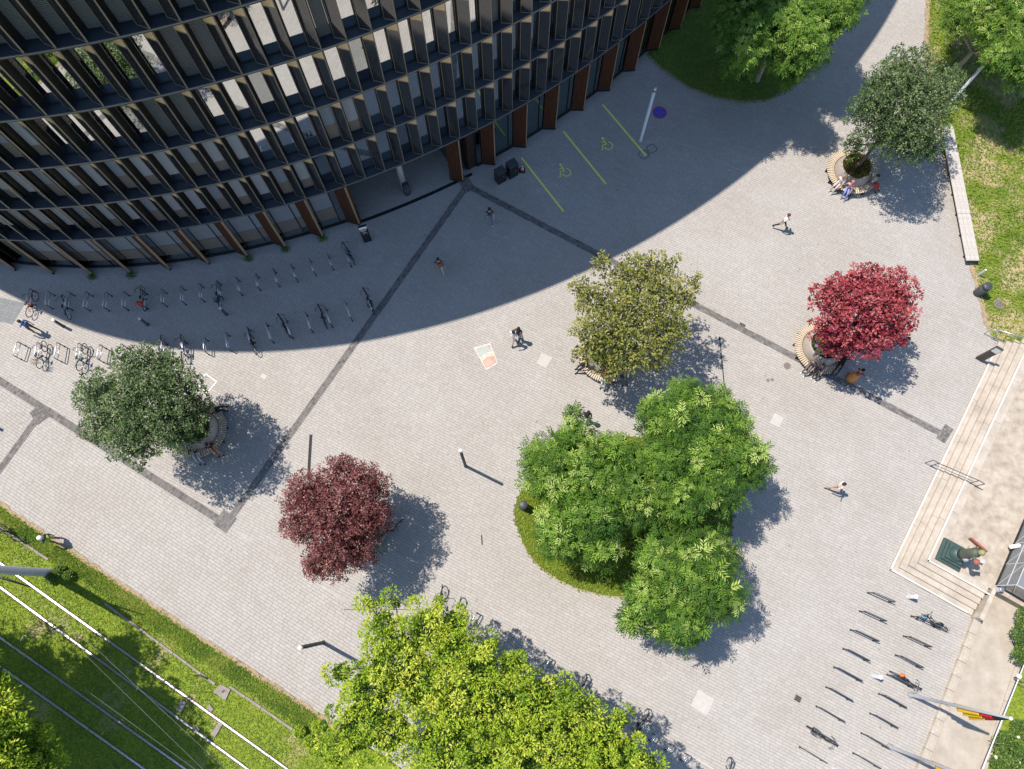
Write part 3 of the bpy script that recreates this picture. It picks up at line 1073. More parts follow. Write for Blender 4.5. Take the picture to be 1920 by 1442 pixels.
def unit(v):
    return v / np.maximum(1e-9, np.linalg.norm(v, axis=-1, keepdims=True))


def crown_points(lobes, n, surf=0.55, clump=None):
    """points in a union of ellipsoids (cx,cy,cz,rx,ry,rz), denser near the skin; returns points and outward directions"""
    lob = np.array(lobes, float)
    wgt = lob[:, 3] * lob[:, 4] * np.sqrt(lob[:, 5])
    idx = rng.choice(len(lob), n, p=wgt / wgt.sum())
    d = unit(rng.normal(size=(n, 3)))
    d[:, 2] = np.where(d[:, 2] < -0.35, -d[:, 2] * 0.6, d[:, 2])
    d = unit(d)
    r = np.where(rng.random(n) < surf, rng.uniform(0.8, 1.04, n), rng.uniform(0.25, 0.95, n) ** 0.6)
    p = lob[idx, :3] + d * r[:, None] * lob[idx, 3:]
    return p, d, r


def leaves(P, D, size, aspect, droop, up, jitter, tone):
    """one folded diamond per leaf"""
    n = len(P)
    ax = unit(D * 0.6 + rng.normal(size=(n, 3)) * jitter + np.array([0, 0, -droop]))
    nr = unit(np.array([0, 0, up]) + rng.normal(size=(n, 3)) * 0.7 + D * 0.35)
    sd = unit(np.cross(ax, nr))
    nr = np.cross(sd, ax)
    L_ = size * rng.uniform(0.65, 1.3, n)[:, None]
    W_ = L_ * aspect / 2
    b = P
    m = P + ax * L_ * 0.5 - nr * L_ * 0.06
    v = np.stack([b, m + sd * W_ + nr * W_ * 0.3, P + ax * L_ - nr * L_ * 0.12, m - sd * W_ + nr * W_ * 0.3], 1)
    return v.reshape(-1, 3), np.arange(n)[:, None] * 4 + np.array([[0, 1, 2, 3]]), tone


def tone_of(P, r, base=0.5, spread=0.22, freq=1.3):
    z = P[:, 2]
    cl = 0.16 * np.sin(P[:, 0] * freq * 2.1 + 1.7 * np.sin(P[:, 1] * freq)) * np.sin(P[:, 1] * freq * 1.7 + z)
    return np.clip(base + cl + rng.normal(0, spread, len(P)), 0, 1)


def bough_points(lob, dmin, n_max=900, zlow=-0.3):
    """centres of leaf bunches spread over the outside of a crown made of overlapping ellipsoids, at least dmin apart"""
    L_ = np.array(lob)
    area = L_[:, 3] * L_[:, 4]
    idx = rng.choice(len(L_), n_max * 9, p=area / area.sum())
    d = unit(rng.normal(size=(len(idx), 3)))
    d[:, 2] = np.where(d[:, 2] < zlow, -d[:, 2], d[:, 2])
    P = L_[idx, :3] + d * L_[idx, 3:] * np.where(rng.random((len(idx), 1)) < 0.1, rng.uniform(1.05, 1.28, (len(idx), 1)), rng.uniform(0.74, 1.06, (len(idx), 1)))
    keep = np.ones(len(P), bool)
    for j, l in enumerate(L_):                       # not deep inside a neighbouring lobe
        e = (((P - l[:3]) / l[3:]) ** 2).sum(1)
        keep &= ~((e < 0.62) & (idx != j))
    P, d = P[keep], d[keep]
    grid, out, od = {}, [], []
    for p_, d_ in zip(P, d):
        k = tuple((p_ // dmin).astype(int))
        ok = True
        for ax in (-1, 0, 1):
            for ay in (-1, 0, 1):
                for az in (-1, 0, 1):
                    for q in grid.get((k[0] + ax, k[1] + ay, k[2] + az), ()):
                        if ((q - p_) ** 2).sum() < dmin * dmin:
                            ok = False
                            break
        if ok:
            grid.setdefault(k, []).append(p_)
            out.append(p_)
            od.append(d_)
            if len(out) >= n_max:
                break
    return np.array(out), np.array(od)


def frond_mesh(O, up, k, size, aspect, tn):
    """rosettes of k drooping pinnate leaves"""
    n = len(O)
    a = rng.uniform(0, 2 * math.pi, (n, 1)) + np.arange(k)[None] * 2.4 + rng.normal(0, .25, (n, k))
    el = rng.uniform(-0.3, 0.8, (n, k))
    e1 = unit(np.cross(up, np.array([0.3, 0.9, 0.1])))
    e2 = np.cross(up, e1)
    ax = (np.cos(a)[..., None] * e1[:, None] + np.sin(a)[..., None] * e2[:, None]) * np.cos(el)[..., None] + up[:, None] * np.sin(el)[..., None]
    ax = ax.reshape(-1, 3)
    Q = np.repeat(O, k, 0)
    nn = len(Q)
    L_ = (size * np.repeat(rng.uniform(0.75, 1.2, n), k) * rng.uniform(0.65, 1.2, nn))[:, None]
    sd = unit(np.cross(ax, np.repeat(up, k, 0)) + rng.normal(size=(nn, 3)) * 0.12)
    nr = np.cross(sd, ax)
    t_ = np.clip(np.repeat(tn, k) + rng.normal(0, .12, nn), 0, 1)
    vs_, ts = [], []
    dn_ = np.array([0, 0, 1.0])
    for f in (0.25, 0.5, 0.78):
        c = Q + ax * L_ * f - dn_ * L_ * 0.3 * f * f
        for sg in (-1, 1):
            la = unit(sd * sg * 0.8 + ax * 0.95 - dn_ * 0.3)
            lw = unit(np.cross(la, nr))
            ll = L_ * (0.5 - 0.12 * abs(f - 0.45))
            ww = ll * aspect / 2
            m = c + la * ll * 0.45
            vs_.append(np.stack([c, m + lw * ww, c + la * ll - dn_ * ll * 0.15, m - lw * ww], 1))
            ts.append(np.clip(t_ + rng.normal(0, .05, nn), 0, 1))
    v = np.stack(vs_, 1).reshape(-1, 3)
    return v, np.stack(ts, 1).reshape(-1)


# leaf bunch habit of each kind: spacing, bunch radius, leaves per bunch, leaf length, width ratio, share of inner filling leaves
HABIT = {'pear': (0.39, 0.26, 32, 0.12, 0.62, 1.0), 'olive': (0.46, 0.29, 30, 0.15, 0.62, 0.5), 'red': (0.46, 0.28, 36, 0.15, 0.7, 0.8),
         'plum': (0.35, 0.24, 32, 0.11, 0.6, 1.0), 'lime': (0.80, 0.46, 150, 0.145, 0.42, 1.7), 'frond': (0.42, 0, 9, 0.50, 0.27, 0.9)}


def tree(name, label, base, lobes, kind, bark='bark', trunk_r=0.11, base_tone=0.5, spread=0.16, group=None, n_max=1500, k_size=1.0, dense=1.0):
    """tree > trunk (with limbs), crown"""
    t = thing(name, label, 'tree', tuple(base), 0, group)
    b = Vector(base)
    lob = [(l[0] - b.x, l[1] - b.y, l[2] - b.z, l[3], l[4], l[5]) for l in lobes]
    cen = Vector((np.mean([l[0] for l in lob]), np.mean([l[1] for l in lob]), np.mean([l[2] for l in lob])))
    dmin, rc, per, size, aspect, fill = HABIT[kind]
    size, dmin, rc = size * k_size, dmin * k_size, rc * k_size
    C, D0 = bough_points(lob, dmin, n_max)
    nc = len(C)
    tr = MB()
    fork = Vector((cen.x * 0.45, cen.y * 0.45, max(0.9, cen.z * 0.5)))
    tr.tube([(0, 0, -0.05), (0.02, 0, 0.25), tuple(fork * 0.55 + Vector((0.03, -0.03, 0))), tuple(fork)], [trunk_r * 1.5, trunk_r * 1.15, trunk_r, trunk_r * 0.85], 9)
    hubs = []
    for l in lob:
        c = Vector(l[:3])
        m = fork.lerp(c, 0.5) + Vector((random.uniform(-.2, .2), random.uniform(-.2, .2), -0.12 * l[5]))
        tr.tube([tuple(fork - Vector((0, 0, 0.1))), tuple(m), tuple(c)], [trunk_r * 0.65, trunk_r * 0.4, trunk_r * 0.2], 6)
        hubs.append(c)
    H_ = np.array([tuple(h) for h in hubs])
    for c in C[::2]:                                 # a twig out to every second bunch
        h = Vector(H_[((H_ - c) ** 2).sum(1).argmin()])
        e = Vector(c)
        tr.tube([tuple(h), tuple(h.lerp(e, 0.55) + Vector((0, 0, 0.08))), tuple(e)], [trunk_r * 0.2, trunk_r * 0.12, trunk_r * 0.05], 4, cap=False)
    tr.build('trunk', M[bark], t, True)
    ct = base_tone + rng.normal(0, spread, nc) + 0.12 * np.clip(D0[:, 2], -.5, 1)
    up = unit(D0 * 0.9 + np.array([0, 0, 0.7]) + rng.normal(size=(nc, 3)) * (0.45 if kind == 'frond' else 0.15))
    nf = int(nc * fill * dense)
    F, FD, fr = crown_points([(l[0], l[1], l[2] - .15 * l[5], l[3] * .78, l[4] * .78, l[5] * .66) for l in lob], max(8, nf * (1 if kind == 'frond' else per)), 0.3)  # filling leaves get low tones: the crown's inner shade put into colour
    if kind == 'frond':
        v1, t1 = frond_mesh(C, up, per, size, aspect, np.clip(ct, 0, 1))
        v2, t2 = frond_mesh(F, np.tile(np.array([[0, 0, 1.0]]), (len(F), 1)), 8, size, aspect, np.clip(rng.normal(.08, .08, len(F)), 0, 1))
    else:
        g = unit(rng.normal(size=(nc, per, 3)) + up[:, None] * 0.75)
        rad = rc * rng.uniform(0.6 if kind == 'lime' else 0.25, 1.0, (nc, per, 1)) * rng.uniform(0.6, 1.3, (nc, 1, 1))
        P = (C[:, None] + g * rad).reshape(-1, 3)
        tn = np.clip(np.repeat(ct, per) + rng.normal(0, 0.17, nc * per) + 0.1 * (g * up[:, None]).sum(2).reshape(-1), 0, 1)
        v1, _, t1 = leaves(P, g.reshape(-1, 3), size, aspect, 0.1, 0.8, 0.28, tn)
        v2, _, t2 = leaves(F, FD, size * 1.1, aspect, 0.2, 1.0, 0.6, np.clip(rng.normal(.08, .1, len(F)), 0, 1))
    v = np.concatenate([v1, v2])
    q = np.arange(len(v) // 4)[:, None] * 4 + np.array([[0, 1, 2, 3]])
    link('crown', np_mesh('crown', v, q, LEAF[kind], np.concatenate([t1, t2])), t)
    return t


def lobes_px(spec, z, rz, shrink=0.2):
    """(px, py, radius px[, dz]) in the photo -> ellipsoids around height z"""
    out = []
    for s in spec:
        zz = z + (s[3] if len(s) > 3 else 0)
        c = at(s[0], s[1], zz)
        r = max(0.25, s[2] / lens_scale(s[0], s[1], zz) - shrink)
        out.append((c.x, c.y, zz, r, r, rz * (s[2] / max(q[2] for q in spec)) ** 0.5))
    return out


# planter centres (photo position at seat height)
PL = {'ne': (1599, 321), 'red': (1542, 652), 'mid': (1137, 667), 'west': (371, 806), 'plum': (672, 986)}
PW = {k: at(v[0], v[1], 0.45) for k, v in PL.items()}


def soil_pt(k):
    return (PW[k].x, PW[k].y, 0.85)


tree('pear_tree', 'round dark green small-leaved tree left of the long plank bench', soil_pt('ne'),
     lobes_px([(1690, 205, 62), (1640, 215, 48), (1735, 190, 50), (1690, 150, 46), (1690, 260, 48), (1720, 240, 44), (1655, 170, 40), (1770, 165, 26, -0.4), (1600, 272, 24, -1.6), (1730, 275, 34, -0.4)], 4.9, 2.2),
     'pear', base_tone=0.5, spread=0.2)
tree('pear_tree', 'round dark green small-leaved tree beside the sunlit bike racks', soil_pt('west'),
     lobes_px([(275, 765, 75), (215, 750, 52), (330, 740, 55), (270, 700, 48), (260, 825, 48), (335, 800, 50), (200, 800, 40), (310, 690, 34), (365, 770, 36, -0.8), (180, 740, 26, -.3)], 5.2, 2.3),
     'pear', base_tone=0.52, spread=0.2)
tree('maple_tree', 'loose olive-green tree at the edge of the building shadow', soil_pt('mid'),
     lobes_px([(1180, 595, 58), (1115, 570, 36), (1120, 630, 44), (1240, 560, 44), (1250, 620, 40), (1170, 660, 44), (1180, 530, 42), (1225, 510, 34), (1125, 500, 20, .4), (1285, 560, 22, .2), (1220, 665, 36, -.6), (1140, 690, 26, -1.4), (1085, 545, 20), (1095, 665, 22, -.6), (1262, 495, 12, .3), (1300, 525, 9, .2)], 5.6, 1.9),
     'olive', 'bark_pale', base_tone=0.5)
tree('red_tree', 'vivid crimson tree in the round planter near the steps', soil_pt('red'),
     lobes_px([(1610, 590, 52), (1560, 560, 38), (1660, 555, 44), (1610, 540, 36), (1560, 615, 36), (1665, 610, 42), (1620, 640, 34, -.3), (1565, 645, 30, -1.2), (1685, 560, 28), (1635, 530, 24)], 4.6, 1.7),
     'red', base_tone=0.52)
tree('plum_tree', 'dark reddish-purple tree with its shadow over the paving', soil_pt('plum'),
     lobes_px([(635, 970, 62), (590, 930, 44), (680, 920, 48), (645, 890, 36), (570, 985, 38), (690, 975, 42), (630, 1035, 48), (600, 1060, 30), (675, 1030, 34, -.4), (550, 945, 22), (712, 960, 22, -.8)], 4.5, 2.3),
     'plum', base_tone=0.5)

# three trees with long pinnate leaves on the grass island
for lab, base_px, lob, z in (
        ('feathery green tree on the left of the grass island', (1085, 985), [(1085, 900, 58), (1030, 870, 44), (1140, 870, 46), (1075, 830, 34), (1020, 903, 34), (1110, 960, 52), (1160, 915, 44), (1055, 1000, 42, -.5), (1125, 1025, 34, -.6), (1075, 782, 14, .2), (1185, 875, 30), (1042, 985, 34, -.6), (1195, 960, 32, -.4)], 4.6),
        ('feathery green tree on the right of the grass island', (1285, 930), [(1305, 850, 60), (1260, 800, 48), (1340, 790, 42), (1375, 860, 48), (1290, 750, 32), (1240, 870, 44), (1340, 920, 46), (1280, 935, 44), (1405, 880, 30), (1230, 775, 28), (1225, 940, 34, -.5), (1345, 745, 18), (1380, 800, 24)], 4.8),
        ('feathery green tree at the lower end of the grass island', (1260, 1060), [(1285, 1090, 58), (1240, 1060, 40), (1330, 1050, 46), (1345, 1115, 42), (1270, 1150, 48), (1215, 1125, 36), (1310, 1025, 30), (1290, 1180, 26, -.3), (1185, 1160, 22, -.4), (1240, 1020, 24), (1235, 1165, 24, -.4)], 4.6)):
    tree('pinnate_tree', lab, tuple(at(*base_px, 0.02)), lobes_px(lob, z, 1.9, 0.08), 'frond', 'bark', 0.12, base_tone=0.42, spread=0.24)
tree('pinnate_tree', 'large feathery green tree on the shaded lawn by the facade', tuple(at(1418, 152, 0.02)),
     lobes_px([(1450, 50, 62), (1395, 90, 46), (1500, 90, 46), (1400, 20, 48), (1560, 20, 46), (1530, -40, 60), (1440, -40, 60), (1590, -10, 36), (1480, 130, 28, -2.2), (1370, 50, 30, -1.5), (1400, 130, 24, -2.5)], 6.3, 2.0),
     'frond', 'bark_pale', 0.15)
tree('pinnate_tree', 'feathery green tree in the far upper right corner', tuple(at(1786, 136, 0.02)),
     lobes_px([(1885, 50, 58), (1825, 25, 42), (1885, 105, 38), (1935, 110, 48), (1850, -30, 60), (1945, 20, 70), (1912, 145, 22, -.4), (1795, 40, 24, -.3), (1780, 0, 20, -.3)], 5.2, 1.9),
     'frond', 'bark_pale', 0.14, base_tone=0.6)

# the row of yellow-green trees along the kerb
lime = [('tall yellow-green tree at the left end of the kerb row', (800, 1250), [(745, 1240, 64), (700, 1290, 56), (720, 1170, 34), (800, 1180, 48), (790, 1280, 58), (850, 1170, 34), (680, 1360, 56), (690, 1130, 16), (730, 1370, 50), (640, 1260, 24), (650, 1390, 36), (740, 1130, 16, -.3)], 6.0),
        ('yellow-green tree second in the kerb row', (905, 1290), [(890, 1260, 58), (860, 1330, 60), (930, 1310, 54), (850, 1230, 44), (960, 1250, 30), (830, 1400, 60), (900, 1400, 60), (920, 1210, 20), (870, 1205, 22)], 6.2),
        ('yellow-green tree third in the kerb row', (1020, 1350), [(1000, 1310, 50), (1040, 1350, 50), (980, 1380, 56), (1060, 1300, 26), (1080, 1400, 48), (1000, 1440, 60), (1095, 1330, 26), (960, 1290, 26)], 6.0),
        ('yellow-green tree at the right end of the kerb row', (1110, 1410), [(1130, 1380, 40), (1170, 1420, 44), (1110, 1440, 56), (1160, 1350, 20), (1215, 1430, 22), (1100, 1500, 60), (1190, 1470, 50), (1240, 1450, 12)], 5.8)]
for lab, bp, lob, z in lime:
    tree('amber_tree', lab, tuple(at(*bp, 0)), lobes_px(lob, z, 2.2, 0.15), 'lime', 'bark', 0.13, base_tone=0.52, spread=0.2, group='yellow-green trees along the kerb')
# trees left of the tram tracks: one reaches into the picture, the others throw the shade on the lawn
tree('amber_tree', 'yellow-green tree in the bottom left corner beside the tracks', tuple(at(60, 1500, 0)),
     lobes_px([(30, 1390, 56), (-20, 1350, 50), (60, 1430, 48), (-30, 1430, 70), (90, 1440, 26), (10, 1470, 70), (95, 1405, 16), (-10, 1300, 20)], 7.4, 2.6), 'lime', 'bark', 0.16, base_tone=0.36, spread=0.2)
def lobes_by_shadow(spec, z, rz):
    """crowns out of the picture, placed by where their shadow lies on the ground"""
    out = []
    k = z / math.tan(SUN_EL)
    for sx, sy, r in spec:
        c = at(sx, sy, 0)
        out.append((c.x - math.cos(SHADOW_AZ) * k, c.y - math.sin(SHADOW_AZ) * k, z + random.uniform(-.4, .4), r, r, rz))
    return out


for lab, sp_ in (('tree past the left edge whose shadow falls across the tram rails', [(60, 1290, 2.3), (190, 1290, 2.2), (0, 1240, 1.6), (120, 1350, 2.2), (290, 1340, 1.5), (230, 1230, 1.1), (-60, 1330, 2.2)]),
                 ('tree below the left corner whose shadow falls across the tram rails', [(140, 1430, 2.2), (250, 1410, 1.9), (340, 1430, 1.5), (60, 1440, 2.2), (210, 1490, 2.2), (-30, 1420, 2.0), (320, 1480, 1.8)])):
    lb = lobes_by_shadow(sp_, 9.0, 2.0)
    tree('amber_tree', lab, (lb[0][0] + .5, lb[0][1] - .5, 0), lb, 'lime', 'bark', 0.2, k_size=1.3, n_max=2500, dense=3.0)


# shrubs, planter plants
def shrub(name, label, base, spec, z, rz, kind, n, size, aspect, flowers=0):
    t = thing(name, label, 'shrub', tuple(base))
    lob = [(l[0] - base[0], l[1] - base[1], l[2] - base[2], l[3], l[4], l[5]) for l in lobes_px(spec, z, rz)]
    st = MB()
    for l in lob:
        for k in range(4):
            st.tube([(l[0] * .4, l[1] * .4, -0.05), (l[0] + random.uniform(-.2, .2), l[1] + random.uniform(-.2, .2), l[2])], [0.025, 0.01], 5)
    st.build('stems', M['bark'], t)
    P, D, r = crown_points(lob, n, 0.6)
    v, q, tt = leaves(P, D, size, aspect, 0.2, 1.0, 0.6, tone_of(P, None, 0.5, 0.25))
    link('foliage', np_mesh('foliage', v, q, LEAF[kind], tt), t)
    if flowers:
        fl = MB()
        P, D, r = crown_points(lob, flowers, 1.0)
        for p_ in P:
            fl.ellipsoid(p_ + np.array([0, 0, .05]), (0.09, 0.09, 0.05), 7, 4)
        fl.build('blossoms', M['white'], t)
    return t


shrub('flowering_shrub', 'dark green shrub with white blossoms beside the rail', tuple(at(1895, 1405, 0)), [(1890, 1400, 34), (1915, 1370, 26), (1875, 1430, 24), (1930, 1420, 40), (1900, 1450, 34)], 0.75, 0.6, 'shrub', 9000, 0.1, 0.6, 10)
shrub('round_shrub', 'sunlit shrub at the right edge above the rail hoops', tuple(at(1915, 1200, 0)), [(1915, 1190, 24), (1910, 1230, 20), (1930, 1160, 30), (1935, 1225, 34)], 0.8, 0.6, 'shrub', 6000, 0.11, 0.6)
shrub('rough_shrub', 'small leafy shrub growing at the foot of the tram pole', tuple(at(110, 1072, 0)), [(110, 1070, 16), (128, 1080, 14), (95, 1085, 12)], 0.3, 0.3, 'shrub', 1800, 0.1, 0.6)
shrub('climbing_shrub', 'bright trailing shrub on the edging left of the yellow-green trees', tuple(at(580, 1388, 0)), [(562, 1372, 12), (580, 1390, 15), (600, 1405, 18), (620, 1420, 20), (595, 1360, 16)], 0.35, 0.35, 'lime', 3600, 0.11, 0.6)
for s in (33.64, 35.99, 38.48, 23.71, 26.2):
    (x, y), t_ = ell(s, 0.12)
    pp = thing('wall_weed', 'small green weed at the foot of the ' + ORD[int((s - 16) / 2.476)] + ' timber fin', 'plant', (x, y, 0), 0, 'weeds along the facade foot')
    P = np.stack([rng.normal(0, .13, 160), rng.normal(0, .1, 160), rng.uniform(0.02, .16, 160)], 1)
    v, q, tt = leaves(P, unit(P + 1e-6), 0.1, 0.5, 0.1, 1, .5, rng.uniform(.1, .8, 160))
    link('leaves', np_mesh('leaves', v, q, LEAF['shrub'], tt), pp)

# ================================================================== ROUND PLANTER BENCHES
R_OUT, R_IN, SEAT = 1.68, 1.24, 0.45
_s = MB()
_s.bevbox(((R_OUT + R_IN) / 2, 0, 0), (R_OUT - R_IN, 0.093, 0.05), 0.008)
slat_me = _s.mesh('slat', M['bench'])
_w = MB()
_w.lathe([(R_IN - 0.03, 0.02), (R_IN - 0.05, 0.4), (1.2, 0.46), (1.0, 1.02), (0.985, 1.05), (0.9, 1.05), (0.9, 0.86)], (0, 0, 0), 56, close_top=False)
wall_me = _w.mesh('planter_wall', M['planter'], True)
soil_me = MB().lathe([(0.93, 0.80), (0.9, 0.88), (0.4, 0.92)], (0, 0, 0), 40).mesh('soil', M['soil'], True)
_l = MB()
for j in range(12):
    a = 2 * math.pi * (j + .5) / 12
    rr = (R_OUT + R_IN) / 2 + 0.02
    _l.box((rr * math.cos(a), rr * math.sin(a), SEAT / 2 - 0.03), (R_OUT - R_IN - 0.06, 0.05, SEAT - 0.08), a)
for rr in (R_OUT - 0.06, R_IN + 0.05):
    _l.tube([(rr * math.cos(2 * math.pi * k / 48), rr * math.sin(2 * math.pi * k / 48), SEAT - 0.05) for k in range(48)], 0.022, 6, closed=True)
leg_me = _l.mesh('bench_frame', M['black'])
PLAB = {'ne': 'round slatted bench around a concrete planter near the plank bench', 'red': 'round slatted bench with concrete planter under the crimson tree',
        'mid': 'round slatted bench with planter under the olive-green tree', 'west': 'round slatted bench with planter at the tree by the bike racks',
        'plum': 'round slatted bench with planter mostly hidden under the purple tree'}
NS = 72
for k, c in PW.items():
    o = thing('planter_bench', PLAB[k], 'bench', (c.x, c.y, 0), random.uniform(0, 1), 'round planter benches')
    link('planter_wall', wall_me, o)
    link('soil', soil_me, o)
    link('bench_frame', leg_me, o)
    for j in range(NS):
        link('slat', slat_me, o, (0, 0, SEAT - 0.002 + random.uniform(-.002, .002)), 2 * math.pi * j / NS)
    tf = thing('planter_grass', {'ne': 'straw-coloured tall grass clump filling the planter near the plank bench', 'red': 'low green plants and soil in the planter under the crimson tree', 'mid': 'low green plants in the planter under the olive-green tree', 'west': 'green and straw plants in the planter by the bike racks', 'plum': 'low plants in the planter under the purple tree'}[k], 'plants', (c.x, c.y, 0.86), 0, 'plants in the round planters')
    n = 900
    a, rr = rng.uniform(0, 6.283, n), 0.88 * np.sqrt(rng.random(n))
    P = np.stack([rr * np.cos(a), rr * np.sin(a), np.full(n, 0.02)], 1)
    if k == 'red':
        P = P[(np.cos(a * 2 + 1) > -0.2)]
    D = unit(np.stack([np.cos(a[:len(P)]), np.sin(a[:len(P)]), np.full(len(P), 1.6)], 1) + rng.normal(size=(len(P), 3)) * .4)
    v, q, tt = leaves(P, D, 0.42 if k != 'red' else 0.22, 0.09 if k in ('ne', 'west') else 0.25, -0.5, 0.2, 0.25, rng.uniform(0.05, 1, len(P)))
    link('blades', np_mesh('blades', v, q, LEAF['straw' if k in ('ne', 'west') else 'shrub'], tt), tf)
    if k == 'red':
        fl = MB()
        for j in range(14):
            fl.ellipsoid((-0.62 + random.uniform(-.08, .08), -0.1 + random.uniform(-.1, .1), 0.16), (0.035, 0.035, 0.02), 6, 4)
        fl.build('violet_flowers', mat('violet_petals', (0.2, 0.17, 0.5), 0.6), tf)


# ================================================================== BIKE RACKS (steel hoops)
def hoop_mesh(L_, dark=False, key={}):
    k = round(L_, 1)
    if (k, dark) not in key:
        h, r = 0.8, 0.03
        m = MB()
        x = k / 2
        top = [(-x, 0, h - 0.1), (-x + 0.03, 0, h - 0.03), (-x + 0.1, 0, h), (x - 0.1, 0, h), (x - 0.03, 0, h - 0.03), (x, 0, h - 0.1)]
        m.tube(top, r, 8, 0)
        m.tube([(-x, 0, 0.45), (x, 0, 0.45)], r * 0.9, 8, 0)
        for sx in (-x, x):
            m.tube([(sx, 0, 0.0), (sx, 0, h - 0.1)], r, 8, 1)  # legs in a darker material: blocked skylight put into their colour
            m.lathe([(0.06, 0.004), (0.055, 0.02), (0.03, 0.025)], (sx, 0, 0), 10, 1)
        key[(k, dark)] = m.mesh('bike_rack', [M['dark_steel' if dark else 'steel'], M['dark_pole']], True)
    return key[(k, dark)]


def hoop(a, b, z, label, group, dark=False):
    A, B = at(a[0], a[1], z), at(b[0], b[1], z)
    c = (A + B) / 2
    d = B - A
    o = link('bike_rack', hoop_mesh(d.length, dark), None, (c.x, c.y, 0), math.atan2(d.y, d.x))
    return tag(o, label, 'bike rack', group)


sun_row = [((32, 640), (24, 666)), ((69, 641), (64, 668)), ((106, 642), (101, 670)), ((146, 643), (142, 671)), ((186, 645), (181, 672)), ((226, 644), (221, 670)), ((265, 642), (261, 668)),
           ((303, 638), (301, 666)), ((341, 635), (342, 662)), ((381, 631), (382, 657)), ((422, 622), (425, 650)), ((462, 612), (468, 641)), ((496, 602), (506, 635)), ((532, 594), (543, 627)), ((570, 583), (581, 615)), ((607, 573), (618, 605)), ((644, 561), (656, 593)), ((684, 548), (697, 580))]
for i, (a, b) in enumerate(sun_row):
    hoop(a, b, 0.8, ORD[i] + ' steel hoop from the left in the lower curved rack row', 'hoops of the lower curved rack row')
shade_row = [((70, 550), (64, 578)), ((103, 554), (99, 580)), ((140, 555), (136, 582)), ((174, 556), (169, 583)), ((210, 556), (205, 583)), ((243, 555), (241, 582)), ((277, 553), (277, 579)), ((313, 550), (313, 575)), ((348, 545), (349, 571)), ((382, 540), (384, 566)),
             ((415, 535), (419, 561)), ((450, 528), (455, 554)), ((486, 521), (489, 545)), ((518, 512), (525, 538)), ((551, 504), (559, 528)), ((584, 492), (593, 517)), ((618, 484), (626, 507)), ((650, 476), (659, 500))]
for i, (a, b) in enumerate(shade_row):
    hoop(a, b, 0.0, ORD[i] + ' steel hoop from the left in the upper rack row near the facade', 'hoops of the upper curved rack row')
Z8 = lambda x, y: (1440 + x / 4, 1080 + y / 4)
col1 = [((800, 125), (960, 195)), ((735, 265), (900, 340)), ((670, 410), (840, 490)), ((610, 552), (775, 640)), ((545, 695), (715, 790)), ((480, 845), (645, 940)), ((410, 995), (580, 1095)), ((345, 1150), (512, 1250)), ((280, 1305), (445, 1405))]
col2 = [((1135, 305), (1305, 385)), ((1072, 455), (1240, 535)), ((1012, 602), (1175, 690)), ((948, 750), (1112, 840)), ((885, 897), (1050, 990)), ((818, 1047), (985, 1143)), ((755, 1200), (915, 1295)), ((690, 1352), (855, 1448))]
for nm, col in (('outer', col1), ('inner', col2)):
    for i, (a, b) in enumerate(col):
        hoop(Z8(*a), Z8(*b), 0.8, ORD[i] + ' steel hoop from the steps in the ' + nm + ' row below the terrace', 'hoops below the terrace steps', True)
for i, (a, b) in enumerate([((880, 1172), (893, 1150)), ((942, 1205), (953, 1187)), ((1020, 1255), (1031, 1236)), ((1090, 1297), (1101, 1278)), ((1222, 1393), (1230, 1380)), ((1252, 1412), (1261, 1399)), ((1283, 1430), (1291, 1418))]):
    hoop(a, b, 0.8, ORD[i] + ' steel hoop from the left on the kerb under the yellow-green trees', 'hoops on the tree kerb')


# ================================================================== BICYCLES
WR = 0.34
_w = MB()
_w.tube([(WR * math.cos(2 * math.pi * k / 28), 0, WR * math.sin(2 * math.pi * k / 28)) for k in range(28)], 0.024, 7, closed=True)
tyre_me = _w.mesh('tyre', M['rubber'], True)
_w = MB()
_w.tube([((WR - .025) * math.cos(2 * math.pi * k / 28), 0, (WR - .025) * math.sin(2 * math.pi * k / 28)) for k in range(28)], 0.012, 6, closed=True)
for k in range(14):
    a = 2 * math.pi * k / 14
    _w.tube([(0, 0.02 * (-1) ** k, 0), ((WR - .03) * math.cos(a), 0, (WR - .03) * math.sin(a))], 0.0025, 4)
_w.tube([(0, -.05, 0), (0, .05, 0)], 0.022, 8)
rim_me = _w.mesh('rim', M['steel'], True)
_w = MB()
_w.ellipsoid((0.02, 0, 0), (0.135, 0.075, 0.035), 12, 6)
_w.ellipsoid((0.14, 0, -0.005), (0.08, 0.026, 0.025), 8, 5)
saddle_me = _w.mesh('saddle', M['black'], True)
_w = MB()
_w.tube([(-0.06, -.29, 0), (0.0, -.25, .02), (0.06, -.12, .015), (0.06, .12, .015), (0.0, .25, .02), (-0.06, .29, 0)], 0.014, 7)
for sg in (-1, 1):
    _w.tube([(-0.14, .30 * sg, -.01), (-0.03, .275 * sg, .01)], 0.019, 7)
    _w.tube([(0.06, .2 * sg, .01), (0.1, .27 * sg, -.02)], 0.008, 5)
bar_me = _w.mesh('handlebar', M['black'], True)
_w = MB()
_w.tube([(0, 0, 0), (0, -.06, 0), (0.05, -.06, -.16), (0.05, -.14, -.16)], 0.012, 6)
_w.tube([(0, 0, 0), (0, .06, 0), (-0.05, .06, .16), (-0.05, .14, .16)], 0.012, 6)
_w.lathe([(0.1, 0), (0.1, 0.006)], (0, 0, 0), 18)
for (x, y, z) in ((0.05, -.12, -.16), (-.05, .12, .16)):
    _w.box((x, y, z), (0.09, 0.08, 0.02))
crank_me = _w.mesh('crank', M['black'])
_w = MB()
